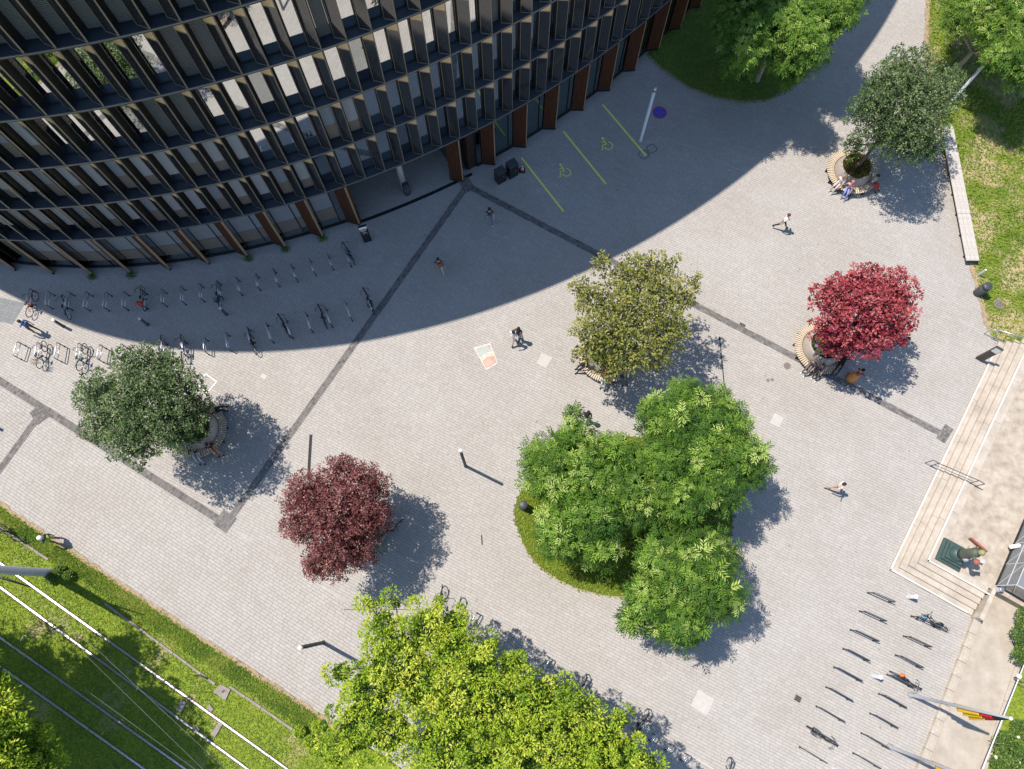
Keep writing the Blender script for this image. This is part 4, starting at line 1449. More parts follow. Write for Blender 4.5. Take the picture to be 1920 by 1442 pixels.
for a0, cx in ((0.35, -0.54), (0.9, 0.54)):
    pts = [(cx + 0.375 * math.cos(a0 + 1.75 * k / 10), 0, 0.34 + 0.375 * math.sin(a0 + 1.75 * k / 10)) for k in range(11)]
    for i in range(10):
        p, q = Vector(pts[i]), Vector(pts[i + 1])
        d = (q - p).normalized()
        _w.box(tuple((p + q) / 2), ((q - p).length, 0.055, 0.006), M=Matrix([[d.x, 0, -d.z], [0, 1, 0], [d.z, 0, d.x]]).transposed() if False else Matrix(((d.x, 0, -d.z), (0, 1, 0), (d.z, 0, d.x))))
guard_me = _w.mesh('mudguard', M['black'])
_w = MB()
for y in (-.06, 0, .06):
    _w.tube([(-0.82, y, .74), (-0.4, y, .74)], 0.008, 5)
for x in (-.8, -.6, -.42):
    _w.tube([(x, -.065, .74), (x, .065, .74)], 0.007, 5)
for y in (-.06, .06):
    _w.tube([(-.54, y, .34), (-.66, y, .74)], 0.008, 5)
rack_me = _w.mesh('luggage_rack', M['black'])


def basket_mesh(mt):
    b = MB()
    for zz, s in ((0, .8), (.1, .88), (.2, 1.0)):
        b.tube([(-.15 * s, -.19 * s, zz), (.15 * s, -.19 * s, zz), (.15 * s, .19 * s, zz), (-.15 * s, .19 * s, zz)], 0.009, 5, closed=True)
    for k in range(7):
        y = -.18 + .06 * k
        for sx in (-1, 1):
            b.tube([(.12 * sx, y * .8, 0), (.15 * sx, y, .2)], 0.005, 4)
    for k in range(6):
        x = -.14 + .056 * k
        b.tube([(x * .8, -.15, 0), (x, -.19, .2)], 0.005, 4)
        b.tube([(x * .8, .15, 0), (x, .19, .2)], 0.005, 4)
        b.box((x * .8, 0, 0.002), (0.018, .3, .006))
    return b.mesh('basket', mt)


bask_me = {'black': basket_mesh(M['black']), 'wicker': basket_mesh(mat('wicker', (0.33, 0.28, 0.2), .8))}
BMAT = {}


def bike(a, b, label, col, step=False, basket=None, rear=None, seat=None, lean=4, steer=12, guard=True, front_at_b=True):
    """bicycle between two axle positions in the photo (axle height 0.34): rear at a, front at b"""
    A, B = at(a[0], a[1], WR), at(b[0], b[1], WR)
    c = (A + B) / 2
    d = B - A
    if col not in BMAT:
        BMAT[col] = mat('bike_paint_%d' % len(BMAT), col, 0.3, 0.2, 0.03, 3, 0, 0.6)
    o = thing('bicycle', label, 'bicycle', (c.x, c.y, 0), math.atan2(d.y, d.x))
    o.rotation_euler = (R(lean), 0, math.atan2(d.y, d.x))
    o.rotation_mode = 'XYZ'
    m = MB()
    bb, st, hd, rr, ff = (-.08, 0, .29), (-.22, 0, .80), (.36, 0, .80), (-.54, 0, .34), (.54, 0, .34)
    hl = (.40, 0, .68)
    m.tube([bb, st], .016, 7)
    m.tube([st, (-.235, 0, .90)], .012, 6)
    if step:
        m.tube([(-.16, 0, .55), (.12, 0, .46), hl], .02, 8)
    else:
        m.tube([(-.2, 0, .74), hd], .017, 8)
    m.tube([bb, hl], .021, 8)
    m.tube([hd, hl], .02, 8)
    for y in (-.045, .045):
        m.tube([(bb[0], y * .6, bb[2]), (rr[0], y, rr[2])], .010, 6)
        m.tube([(-.2, y * .5, .72), (rr[0], y, rr[2])], .009, 6)
        m.tube([hl, (.44, y, .58), (ff[0], y, ff[2])], .012, 6)
    m.tube([hd, (.33, 0, .98)], .014, 7)
    m.build('frame', BMAT[col], o, True)
    for x, nm in ((-.54, 0), (.54, 1)):
        wh = link('tyre', tyre_me, o, (x, 0, WR))
        if nm:
            wh.rotation_euler = (0, 0, R(steer))
        link('rim', rim_me, wh)
    link('saddle', saddle_me, o, (-.24, 0, .93))
    hb = link('handlebar', bar_me, o, (.33, 0, 1.0), R(steer))
    link('crank', crank_me, o, (-.08, 0, .29)).rotation_euler = (0, random.uniform(-.6, .6), 0)
    if guard:
        link('mudguard', guard_me, o)
        link('luggage_rack', rack_me, o)
    if basket:
        link('basket', bask_me[basket], o, (.52, 0, .82))
    if rear:
        link('basket', bask_me[rear], o, (-.62, 0, .76))
    if seat:
        s_ = MB()
        s_.box((-.62, 0, .86), (.3, .26, .06))
        s_.box((-.76, 0, 1.08), (.06, .28, .42))
        s_.box((-.62, .14, .97), (.26, .03, .18))
        s_.box((-.62, -.14, .97), (.26, .03, .18))
        s_.build('child_seat', seat, o)
    return o


BK, GY, WH = (0.02, 0.02, 0.022), (0.3, 0.32, 0.34), (0.72, 0.72, 0.72)
bike((55, 583), (64, 557), 'orange-red bicycle at the left end of the racks, half in sun', (0.6, 0.13, 0.05), guard=False)
bike((127, 590), (121, 562), 'grey bicycle second from the left in the upper rack row', (0.4, 0.45, 0.48))
bike((269, 575), (267, 543), 'dark bicycle with red child seat and grey basket in the shade', BK, basket='wicker', seat=mat('child_seat_red', (0.45, 0.05, 0.04), .5), lean=6)
bike((411, 570), (409, 534), 'black bicycle with blue bag rack in the upper rack row', (0.03, 0.05, 0.1), rear='black')
bike((74, 680), (82, 650), 'white bicycle with rear wicker basket, leftmost in the sunlit row', WH, rear='wicker', step=True)
bike((149, 684), (158, 655), 'pale mint green bicycle parked in the sunlit rack row', (0.5, 0.66, 0.64), step=True)
bike((304, 668), (305, 640), 'white bicycle in the sunlit row behind the tree crown', WH, step=True)
bike((343, 667), (342, 638), 'pale lilac bicycle right behind the tree crown in the sun', (0.62, 0.58, 0.64))
bike((477, 656), (469, 626), 'black bicycle straddling the building shadow edge', BK, guard=False)
bike((540, 626), (525, 596), 'black bicycle with mudguards fourth from the right in the lower row', BK)
bike((610, 609), (599, 578), 'black bicycle third from the right in the lower row', (0.05, 0.06, 0.07), step=True)
bike((698, 575), (686, 547), 'black bicycle at the right end of the lower row by the dark band', BK, rear='black', lean=-4)
bike((661, 489), (645, 462), 'purple bicycle at the right end of the upper row', (0.13, 0.1, 0.2))
bike((1765, 1178), (1728, 1156), 'black bicycle with blue bag next to the terrace steps', BK, steer=50)
bike((1678, 1263), (1718, 1287), 'black bicycle with orange saddle bag in the inner rack row', BK)
bike((1520, 1366), (1562, 1393), 'black bicycle with bulky rear bag in the outer rack row', BK, rear='black')
bike((818, 1142), (827, 1110), 'black bicycle sticking out above the yellow-green trees', BK, rear='black')
bike((846, 1162), (860, 1132), 'black bicycle mostly under the yellow-green trees', BK)
bike((1080, 1305), (1093, 1280), 'black bicycle with one wheel out from under the kerb trees', BK)
bike((1188, 1368), (1207, 1342), 'black bicycle with front basket at the kerb tree edge', BK, basket='black', lean=8)
bike((1352, 1466), (1364, 1437), 'black bicycle cut by the bottom edge of the picture', BK)
bike((6, 985), (38, 1012), 'black bicycle leaning in the grass strip at the left edge', BK, rear='black', lean=10)
bike((722, 1000), (744, 984), 'bicycle with red grips beside the purple tree planter', (0.35, 0.36, 0.4))
_b = MB().ellipsoid((0, 0, 0), (.15, .1, .1), 10, 6).build('saddle_bag', mat('orange_bag', (0.6, 0.16, 0.04), .6), None, True)
_b.location = at(1692, 1266, 0.85)
tag(_b, 'small orange bag on the bicycle in the inner rack row', 'bag')
_b = MB().ellipsoid((0, 0, 0), (.15, .1, .12), 10, 6).build('handlebar_bag', mat('blue_bag', (0.02, 0.3, 0.5), .6), None, True)
_b.location = at(1733, 1158, 0.95)
_b.scale = (.6, .6, .6)
tag(_b, 'small bright blue bag on the bicycle by the steps', 'bag')


# ================================================================== POLES, BOLLARDS, BINS, SIGNS
def pole(name, label, cat, base, h, r, mt, cap=None, cap_h=0.1, group=None, top_r=None):
    b = at(base[0], base[1], base[2] if len(base) > 2 else 0)
    o = thing(name, label, cat, tuple(b), 0, group)
    m = MB()
    m.lathe([(r * 1.25, 0), (r * 1.25, 0.03), (r, 0.05), (top_r or r, h - (cap_h if cap else 0))], (0, 0, 0), 18)
    m.build('post', M[mt], o, True)
    if cap:
        MB().lathe([(r * 1.02, h - cap_h), (r * 1.02, h - 0.01), (r * .9, h)], (0, 0, 0), 18).build('cap', M[cap], o, True)
    return o


pole('lamp_column', 'slim dark lamp column with pale cap on the open plaza', 'lamp', (873, 874), 4.6, 0.085, 'dark_pole', 'white', 0.28)
pole('lamp_column', 'slim dark lamp column left of the yellow-green trees', 'lamp', (606, 1205), 4.6, 0.1, 'dark_pole', 'white', 0.28)
pole('light_mast', 'pale grey mast beside the parking bays in the shade', 'mast', (1201, 263), 5.2, 0.11, 'light_pole', 'steel', 0.3)
pole('light_mast', 'pale grey mast under the tree in the upper right lawn', 'mast', (1782, 193), 5.0, 0.1, 'light_pole', 'steel', 0.3)
pole('bollard', 'dark bollard with white cap near the walking person in blue', 'bollard', (119, 612), 1.1, 0.085, 'dark_pole', 'white', 0.14, 'dark bollards by the racks')
pole('bollard', 'dark bollard with pale cap between the two rack rows', 'bollard', (277, 609), 1.1, 0.085, 'dark_pole', 'light_pole', 0.14, 'dark bollards by the racks')
pole('bollard', 'dark bollard with pale cap below the blue rack bicycle', 'bollard', (425, 590), 1.1, 0.085, 'dark_pole', 'light_pole', 0.14, 'dark bollards by the racks')
pole('bollard', 'bollard just past the left edge whose shadow shows', 'bollard', (-10, 799), 1.1, 0.085, 'dark_pole', 'white', 0.14, 'dark bollards by the racks')
pole('bollard', 'pale grey bollard between the first rack and the steps', 'bollard', (1702, 1119), 0.9, 0.11, 'light_pole', 'white', 0.05, 'pale bollards by the terrace')
pole('bollard', 'pale grey bollard between the two lower right rack rows', 'bollard', (1637, 1267), 0.9, 0.11, 'light_pole', 'white', 0.05, 'pale bollards by the terrace')
pole('bollard', 'pale grey bollard cut by the bottom edge near the racks', 'bollard', (1563, 1441), 0.9, 0.11, 'light_pole', 'white', 0.05, 'pale bollards by the terrace')
pole('bollard', 'small white-capped post on the lawn beyond the plank bench', 'post', (1834, 516), 0.8, 0.06, 'grey_pole', 'white', 0.1)
pole('bollard', 'grey ball-topped post at the end of the terrace steps', 'post', (1862, 1106, 0.4), 0.8, 0.12, 'grey_pole', 'steel', 0.1)
for base, lab, h, r in (((1832, 550), 'tall black cylindrical litter bin on the right lawn', 1.15, 0.27), ((981, 950), 'black cylindrical litter bin at the tip of the grass island', 0.95, 0.24), ((764, 362), 'black cylindrical litter bin at the entrance column', 1.0, 0.24)):
    b = at(*base)
    o = thing('litter_bin', lab, 'bin', tuple(b))
    MB().lathe([(r * .96, 0), (r, 0.04), (r, h * .78)], (0, 0, 0), 24).build('bin_body', M['dark_pole'], o, True)
    MB().lathe([(r * .8, h * .78), (r * .8, h * .84)], (0, 0, 0), 24).build('slot', M['black'], o, True)
    MB().lathe([(r, h * .84), (r, h * .97), (r * .9, h)], (0, 0, 0), 24).build('lid', M['dark_pole'], o, True)


# information stele by the entrance
def stele(name, label, base, wd, h, rz, dark, face):
    b = at(*base)
    o = thing(name, label, 'sign', tuple(b), rz)
    MB().bevbox((0, 0, h / 2), (wd, 0.14, h), 0.01).build('slab', M[dark], o)
    return o


st = stele('information_stele', 'black information stele with pale header by the entrance', (690, 452), 0.52, 1.95, R(18), 'black', None)
m = MB().box((0, -0.074, 1.79), (0.5, 0.006, 0.26)).build('header', M['white'], st)
m = MB()
for i, wd in enumerate((.4, .34, .42, .3)):
    m.box((-.02, -0.0735, 1.58 - i * .055), (wd, 0.005, 0.018))
m.build('text_lines', M['white'], st)
m = MB()
for pts in (((-.2, 1.28), (.05, 1.33), (.18, 1.18), (-.02, 1.12)), ((-.18, 1.1), (-.02, 1.06), (-.1, .98)), ((.05, 1.05), (.2, 1.08), (.16, .97))):
    m.add([(x, -0.0765, z) for x, z in pts], [tuple(range(len(pts)))])
m.build('map_print', mat('map_print', (0.3, 0.31, 0.32), .6), st)
st = stele('sign_stele', 'brown-grey upright sign slab at the top of the steps', (1835, 674), 0.42, 2.05, R(-36), 'brown', None)
MB().box((0, -0.074, 1.72), (0.36, 0.006, 0.5)).build('notice', M['white'], st)
st.location.z = 0.0

# electrical cabinets and cone
for base, sz, lab in (((938, 338), (0.62, 0.5, 1.15), 'black cabinet, left of the pair by the parking bays'), ((960, 327), (0.66, 0.55, 1.25), 'black cabinet, right of the pair by the parking bays')):
    b = at(*base)
    o = thing('utility_cabinet', lab, 'cabinet', tuple(b), R(33), 'utility cabinets')
    MB().bevbox((0, 0, sz[2] / 2), sz, 0.02).build('cabinet_body', M['black'], o)
    MB().bevbox((0, 0, sz[2] + 0.02), (sz[0] + .04, sz[1] + .04, .05), 0.015).build('lid', M['dark_pole'], o)
    MB().box((0.12, -sz[1] / 2 - .012, sz[2] * .55), (.03, .02, .12)).build('handle', M['steel'], o)
b = at(979, 320)
o = thing('traffic_cone', 'red and white traffic cone beside the cabinets', 'cone', tuple(b))
MB().bevbox((0, 0, .02), (.4, .4, .04), .01).build('base', M['black'], o)
MB().lathe([(.15, .04), (.11, .22)], (0, 0, 0), 18).lathe([(.083, .34), (.055, .46)], (0, 0, 0), 18).lathe([(.03, .56), (.02, .62)], (0, 0, 0), 18).build('cone', M['red_plastic'], o, True)
MB().lathe([(.111, .22), (.084, .34)], (0, 0, 0), 18).lathe([(.056, .46), (.031, .56)], (0, 0, 0), 18).build('white_band', M['white'], o, True)

# ================================================================== PAINT AND COVERS ON THE PAVING
for i, (a, b_) in enumerate((((978, 296), (1057, 397)), ((1056, 246), (1136, 345)), ((1130, 196), (1211, 292)))):
    p, q = at(*a), at(*b_)
    c, d = (p + q) / 2, q - p
    o = MB().box((0, 0, 0), (d.length, 0.13, 0.003)).build('parking_line', M['yellow_paint'], None, False, (c.x, c.y, 0.008), math.atan2(d.y, d.x))
    tag(o, ['left', 'middle', 'right'][i] + ' yellow parking line on the shaded paving', 'road marking', 'yellow parking lines')


def flat_ring(m, c, r0, r1, a0=0.0, a1=2 * math.pi, n=36, z=0.0, mi=0):
    vs_ = []
    for k in range(n + 1):
        a = a0 + (a1 - a0) * k / n
        vs_ += [(c[0] + r0 * math.cos(a), c[1] + r0 * math.sin(a), z), (c[0] + r1 * math.cos(a), c[1] + r1 * math.sin(a), z)]
    m.add(vs_, [(2 * k, 2 * k + 1, 2 * k + 3, 2 * k + 2) for k in range(n)], mi)
    return m


def bar2(m, p, q, wd, z=0.0, mi=0):
    d = Vector((q[0] - p[0], q[1] - p[1], 0))
    n = Vector((-d.y, d.x, 0)).normalized() * wd / 2
    m.add([(p[0] + n.x, p[1] + n.y, z), (p[0] - n.x, p[1] - n.y, z), (q[0] - n.x, q[1] - n.y, z), (q[0] + n.x, q[1] + n.y, z)], [(0, 1, 2, 3)], mi)
    return m


for px_, lab in (((1058, 320), 'yellow wheelchair symbol in the left parking bay'), ((1137, 270), 'yellow wheelchair symbol in the right parking bay')):
    c = at(*px_)
    m = MB()
    flat_ring(m, (0.1, -0.16), 0.25, 0.32, R(-170), R(75))
    flat_ring(m, (-0.14, 0.5), 0.0, 0.09)
    bar2(m, (-0.12, 0.39), (-0.02, -0.02), 0.12)
    bar2(m, (0.03, -0.02), (-0.3, -0.05), 0.09)
    bar2(m, (-0.06, 0.2), (-0.3, 0.17), 0.07)
    bar2(m, (-0.28, -0.03), (-0.36, -0.42), 0.09)
    bar2(m, (-0.32, -0.42), (-0.48, -0.4), 0.07)
    o = m.build('wheelchair_marking', M['yellow_paint'], None, False, (c.x, c.y, 0.008), R(12))
    o.scale = (1.0, 1.0, 1)
    tag(o, lab, 'road marking', 'wheelchair markings')
c = at(1237, 211)
m = MB()
flat_ring(m, (0, 0), 0.0, 0.44, mi=0)
flat_ring(m, (0, 0), 0.44, 0.5, mi=1)
bar2(m, (-0.31, -0.31), (0.31, 0.31), 0.05, 0.002, 1)
bar2(m, (-0.31, 0.31), (0.31, -0.31), 0.05, 0.0035, 1)
o = m.build('no_stopping_roundel', [M['blue_paint'], M['red_paint']], None, False, (c.x, c.y, 0.008), R(32))
tag(o, 'blue no-stopping roundel with red cross painted beside the mast', 'road marking')

# colourful chalk picture
cs = [axy(888, 652), axy(919, 643), axy(934, 681), axy(912, 694)]
def quadpt(u, v):
    p = [np.array(q) for q in cs]
    return tuple((p[0] * (1 - u) + p[1] * u) * (1 - v) + (p[3] * (1 - u) + p[2] * u) * v)
m = MB()
CH = [('chalk_teal', (0.37, 0.4, 0.36)), ('chalk_orange', (0.5, 0.29, 0.21)), ('chalk_yellow', (0.54, 0.47, 0.3)), ('chalk_white', (0.52, 0.49, 0.455)), ('chalk_brown', (0.38, 0.3, 0.255)), ('chalk_pink', (0.5, 0.42, 0.39))]
cm = [mat(n_, c_, 0.9, 0, 0.25, 9) for n_, c_ in CH]
def patch(pts, z, mi):
    m.add([(*quadpt(u, v), z) for u, v in pts], [tuple(range(len(pts)))], mi)
patch([(0, 0), (1, 0), (1, 1), (0, 1)], 0.008, 3)
patch([(.06, .06), (.94, .06), (.94, .4), (.5, .36), (.06, .44)], 0.010, 0)
patch([(.75, .07), (.93, .07), (.93, .2), (.8, .24)], 0.012, 1)
patch([(.06, .62), (.5, .55), (.94, .6), (.94, .95), (.06, .95)], 0.010, 1)
patch([(.06, .44), (.3, .42), (.36, .55), (.06, .62)], 0.011, 2)
patch([(.66, .4), (.94, .42), (.94, .58), (.7, .56)], 0.011, 2)
patch([(.4, .6), (.7, .58), (.8, .8), (.5, .78)], 0.012, 4)
patch([(.38, .38), (.62, .36), (.66, .54), (.4, .54)], 0.012, 5)
for k in range(5):
    patch([(.15 + k * .1, .66), (.18 + k * .1, .66), (.2 + k * .1, .9), (.17 + k * .1, .9)], 0.0135, 3)
tag(m.build('chalk_picture', cm), 'faded colourful chalk picture on the sunlit paving', 'pavement art')

# outlined square, pale slabs, manholes, drains
m = MB()
sq = [axy(368, 718), axy(386, 701), axy(406, 716), axy(388, 737)]
for k in range(4):
    bar2(m, sq[k], sq[(k + 1) % 4], 0.05)
o = m.build('painted_square', M['white'])
o.location.z = 0.009
tag(o, 'white painted square outline behind the tree by the racks', 'pavement mark')
for pts, lab in (([(1309, 1293), (1340, 1310), (1326, 1342), (1295, 1324)], 'large pale square slab in the lower right paving'), ([(1016, 662), (1036, 671), (1024, 690), (1006, 681)], 'pale square slab left of the olive-green tree'),
                 ([(1452, 774), (1470, 783), (1461, 802), (1443, 793)], 'pale square slab below the crimson tree'), ([(492, 700), (502, 704), (497, 712), (487, 707)], 'small white slab above the left dark band')):
    tag(MB().prism([axy(*p) for p in pts], -0.02, 0.007).build('cover_slab', M['patch']), lab, 'cover', 'cover slabs')
m = thing('slate_mat', 'grey slate slab field at the left edge in half shade', 'paving', tuple(at(10, 575, 0)))
base = at(10, 575)
for r_ in range(4):
    for c_ in range(3):
        q = [(-30 + c_ * 26 + dx * 25 + (r_ + dy) * -6, 551 + c_ * 6 + dx * 5.5 + (r_ + dy * .94) * 10) for dx, dy in ((0, 0), (1, 0), (1, 1), (0, 1))]
        MB().prism([(axy(*p)[0] - base.x, axy(*p)[1] - base.y) for p in q], -0.01, 0.006 + 0.001 * ((r_ + c_) % 2)).build('slate_slab', M['slate'], m)
for px_, r_, lab in (((1476, 686), .2, 'brown round manhole cover left of the crimson tree bench'), ((1440, 713), .09, 'small round cover, left of two near the crimson tree'), ((1448, 712), .09, 'small round cover, right of two near the crimson tree'), ((1872, 571), .3, 'dark round manhole cover in the right lawn')):
    c = at(*px_)
    o = thing('manhole_cover', lab, 'cover', (c.x, c.y, 0.0 if px_[0] < 1800 else 0.08))
    MB().lathe([(r_, -0.02), (r_, 0.008)], (0, 0, 0), 24).build('lid', M['iron'], o)
    m = MB()
    flat_ring(m, (0, 0), r_ * 1.0, r_ * 1.12, z=0.0095)
    m.build('rim', M['conc'], o)
for px_, sz, lab in (((803, 894), .36, 'small square drain grate on the open plaza'), ((1391, 611), .36, 'small dark drain grate beside the dark band'), ((1496, 1310), .32, 'small drain grate near the lower racks')):
    c = at(*px_)
    o = thing('drain_grate', lab, 'drain', (c.x, c.y, 0), R(60), 'square drain grates')
    m = MB()
    for k in range(4):
        m.box((sz * (-.42 + .28 * k), 0, 0.003), (sz * .1, sz, 0.012))
    m.box((0, sz / 2, .003), (sz, .03, .012)).box((0, -sz / 2, .003), (sz, .03, .012))
    m.build('grate_bars', M['iron'] if px_[0] > 900 else M['patch'], o)
    MB().box((0, 0, -0.004), (sz, sz, 0.012)).build('pit', M['black'] if px_[0] > 900 else M['conc'], o)
for (cx_, cy_), lab in (((1207, 290), 'left'), ((1222, 279), 'right')):
    m = MB()
    c = at(cx_, cy_)
    pts = [(.34 * math.cos(k * math.pi / 8) * (1.05 if k % 4 == 2 else 1), .34 * math.sin(k * math.pi / 8) * (1.05 if k % 4 == 2 else 1)) for k in range(16)]
    pts = [(.3, .18), (.18, .3), (-.18, .3), (-.3, .18), (-.3, -.18), (-.18, -.3), (.18, -.3), (.3, -.18)]
    for k in range(8):
        bar2(m, pts[k], pts[(k + 1) % 8], 0.035)
    o = m.build('cover_frame', M['black'], None, False, (c.x, c.y, 0.0075), R(34))
    tag(o, lab + ' black cover frame in the paving at the foot of the mast', 'cover')
for a, b_, lab in (((583, 815), (578, 900), 'narrow dark strip above the purple tree'), ((1349, 631), (1358, 722), 'thin dark strip right of the olive-green tree'), ((903, 1003), (904, 1022), 'short dark strip right of the purple tree')):
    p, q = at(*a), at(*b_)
    c, d = (p + q) / 2, q - p  # plain dark strips laid flat on the paving
    tag(MB().box((0, 0, 0), (d.length, 0.17 if a[0] < 700 else 0.06, 0.016)).build('dark_strip', M['rubber'], None, False, (c.x, c.y, 0.003), math.atan2(d.y, d.x)), lab, 'drain', 'dark strips')

# ================================================================== LONG PLANK BENCH, RIGHT LAWN
pa, pb = at(1776, 236, .45), at(1825, 489, .45)
d = pb - pa
o = thing('plank_bench', 'long weathered plank bench along the lawn edge', 'bench', ((pa.x + pb.x) / 2, (pa.y + pb.y) / 2, 0), math.atan2(d.y, d.x))
for j, y in enumerate((-.31, -.03, .25)):
    for k in range(3):
        ln = d.length / 3
        MB().bevbox((0, 0, 0), (ln - 0.01, 0.27, 0.06), 0.008).build('plank', M['greywood'], o, False, (-d.length / 2 + ln * (k + .5), y, .45 + random.uniform(-.004, .004)))
for k in range(7):
    MB().box((-d.length / 2 + .5 + k * (d.length - 1) / 6, -.03, .2), (.1, .56, .42)).build('leg', M['black'], o)

# ================================================================== TERRACE THINGS
# hand rails
def rail(name, label, segs, r=0.022, mt='steel'):
    m = MB()
    for s_ in segs:
        m.tube(s_, r, 8)
    o = m.build(name, M[mt], None, True)
    return tag(o, label, 'handrail')


b0, b1 = at(1744, 874, 0.0), at(1818, 906, ZT)
up = Vector((0, 0, .9))
sd = Vector((dv_.y, -dv_.x, 0))
for nm, off in (('', 0.0),):
    m = MB()
    ex = (b1 - b0).normalized() * .35
    m.tube([tuple(b0), tuple(b0 + up * .95), tuple(b0 + up), tuple(b1 + up), tuple(b1 + up + Vector((ex.x, ex.y, 0))), tuple(b1 + Vector((ex.x, ex.y, 0)))], 0.024, 8)
    m.tube([tuple(b0 + up * .5), tuple(b1 + up * .5)], 0.016, 8)
    m.tube([tuple(b0 - Vector((ex.x, ex.y, 0))), tuple(b0 - Vector((ex.x, ex.y, 0)) + up), tuple(b0 + up)], 0.024, 8)
    m.tube([tuple(b1), tuple(b1 + up)], 0.022, 8)
    o = m.build('handrail', M['dark_pole'], None, True)
    tag(o, 'thin dark handrail across the middle of the terrace steps', 'handrail')
h0, h1 = at(1845, 626, 0.0), at(1935, 652, .5)
m = MB()
m.tube([tuple(h0), tuple(h0 + up), tuple(h1 + up)], 0.026, 8)
m.tube([tuple(h0 + Vector((.35, -.3, 0))), tuple(h0 + Vector((.35, -.3, .9))), tuple(h0 + up)], 0.022, 8)
m.tube([tuple(h0.lerp(h1, .5)), tuple(h0.lerp(h1, .5) + up)], 0.022, 8)
tag(m.build('handrail', M['steel'], None, True), 'bright steel handrail at the lawn end of the steps', 'handrail')
# rail along the path
o = thing('path_railing', 'white pipe railing with hoops right of the sandy path', 'railing', tuple(at(1880, 1350, 0)))
bs = at(1880, 1350, 0)
def rel(v):
    return (v.x - bs.x, v.y - bs.y, v.z)
MB().tube([rel(at(1921, 1245, .95)), rel(at(1843, 1440, .95)), rel(at(1825, 1490, .95))], 0.028, 8).build('pipe', M['white'], o, True)
for (x, y) in ((1898, 1272), (1852, 1388)):
    c = at(x, y, 0)
    e = at(x + 4, y + 9, 0)
    MB().tube([rel(Vector((c.x, c.y, 0))), rel(Vector((c.x, c.y, .9))), rel(Vector((c.x + .18, c.y + .02, 1.0))), rel(Vector((e.x + .15, e.y, 1.0))), rel(Vector((e.x, e.y, .9))), rel(Vector((e.x, e.y, 0)))], 0.026, 8).build('hoop', M['steel'], o, True)
MB().ellipsoid(rel(at(1911, 1268, 1.15)), (.13, .13, .13), 14, 8).build('lamp_ball', M['white'], o, True)

# flag poles with limp black-red-gold flags
FB, FR, FG = mat('flag_black', (0.018, 0.018, 0.02), .8), mat('flag_red', (0.55, 0.02, 0.03), .8), mat('flag_gold', (0.85, 0.5, 0.02), .8)
for base, lab in (((1707, 1303), 'upper'), ((1668, 1400), 'lower')):
    b = at(*base)
    o = thing('flag_pole', lab + ' grey flag pole at the edge of the sandy path', 'flag pole', tuple(b), 0, 'flag poles')
    MB().lathe([(.16, 0), (.16, .08), (.09, .12), (.085, 3), (.05, 8.1)], (0, 0, 0), 16).build('pole', M['grey_pole'], o, True)
    MB().ellipsoid((0, 0, 8.16), (.08, .08, .08), 12, 8).build('finial', M['white'], o, True)
    fl = thing('flag', 'limp black, red and gold flag on the ' + lab + ' pole', 'flag', (b.x, b.y, 0), 0, 'flags')
    z_top, z_bot, nz, nu = 7.95, 3.9, 36, 26
    P = np.zeros((nz + 1, nu + 1, 3))
    for i in range(nz + 1):
        f = i / nz
        wd = 0.1 + 0.85 * f ** 0.8 + 0.2 * max(0.0, f - .6)
        for j in range(nu + 1):
            u = j / nu
            ph = u * 5.2 * math.pi
            P[i, j] = (0.06 + wd * u * 0.75 + 0.02 * math.sin(ph), -0.05 - wd * 0.5 * u + (0.05 + 0.1 * f) * math.sin(ph + f * 1.5), z_top - (z_top - z_bot) * f - 0.35 * u * (1 - f * .4))
    for nm, i0, i1, mt in (('black_band', 0, 11, FB), ('red_band', 11, 20, FR), ('gold_band', 20, 36, FG)):
        q = P[i0:i1 + 1]
        n_, m_ = q.shape[:2]
        vv = q.reshape(-1, 3)
        fs = np.array([[a * m_ + c_, a * m_ + c_ + 1, (a + 1) * m_ + c_ + 1, (a + 1) * m_ + c_] for a in range(n_ - 1) for c_ in range(m_ - 1)])
        fo = link(nm, np_mesh(nm, vv, fs, mt, None, True), fl)
        sm = fo.modifiers.new('thick', 'SOLIDIFY')
        sm.thickness = 0.004

# painted figure on a green stepped pedestal
b = at(1782, 1040, ZT)
sc = thing('painted_sculpture', 'colourful painted figure on a dark green stepped pedestal', 'sculpture', tuple(b), R(-30.7))
GR = mat('bronze_green', (0.06, 0.1, 0.09), .5, .3, .2, 5)
m = MB()
for s_, z0, z1 in ((1.35, 0, .22), (1.12, .22, .42), (.9, .42, .62)):
    m.bevbox((0, 0, (z0 + z1) / 2), (s_, s_, z1 - z0), .03)
m.build('pedestal', GR, sc)
MB().lathe([(.42, .62), (.42, .7), (.36, .78), (.34, .95)], (0, 0, 0), 24).build('drum', GR, sc, True)
olive_m, cream_m = mat('painted_olive', (0.085, 0.095, 0.07), .6), mat('painted_cream', (0.42, 0.38, 0.26), .6)
rust_m = mat('painted_rust', (0.3, 0.1, 0.065), .7)
m = MB()
m.tube([(.1, 0, .9), (.12, 0, 1.3), (.05, 0, 1.75), (.05, 0, 2.25), (.04, 0, 2.4)], [.3, .3, .24, .27, .1], 14)
m.tube([(.05, .2, 2.2), (.1, .36, 2.12), (.06, .42, 2.28)], [.1, .085, .06], 9)
m.tube([(.05, -.2, 2.2), (.2, -.34, 2.05), (.32, -.38, 2.2), (.4, -.32, 2.38)], [.1, .085, .06, .05], 9)
m.build('figure', olive_m, sc, True)
m = MB()
m.ellipsoid((.24, .12, 1.5), (.13, .15, .3), 12, 8)
m.ellipsoid((-.02, .3, 1.7), (.12, .12, .2), 12, 8)
m.build('cream_panels', cream_m, sc, True)
MB().ellipsoid((.2, -.25, 1.25), (.14, .16, .2), 12, 8).build('pale_blue_cloth', mat('painted_blue', (0.3, 0.34, 0.4), .7), sc, True)
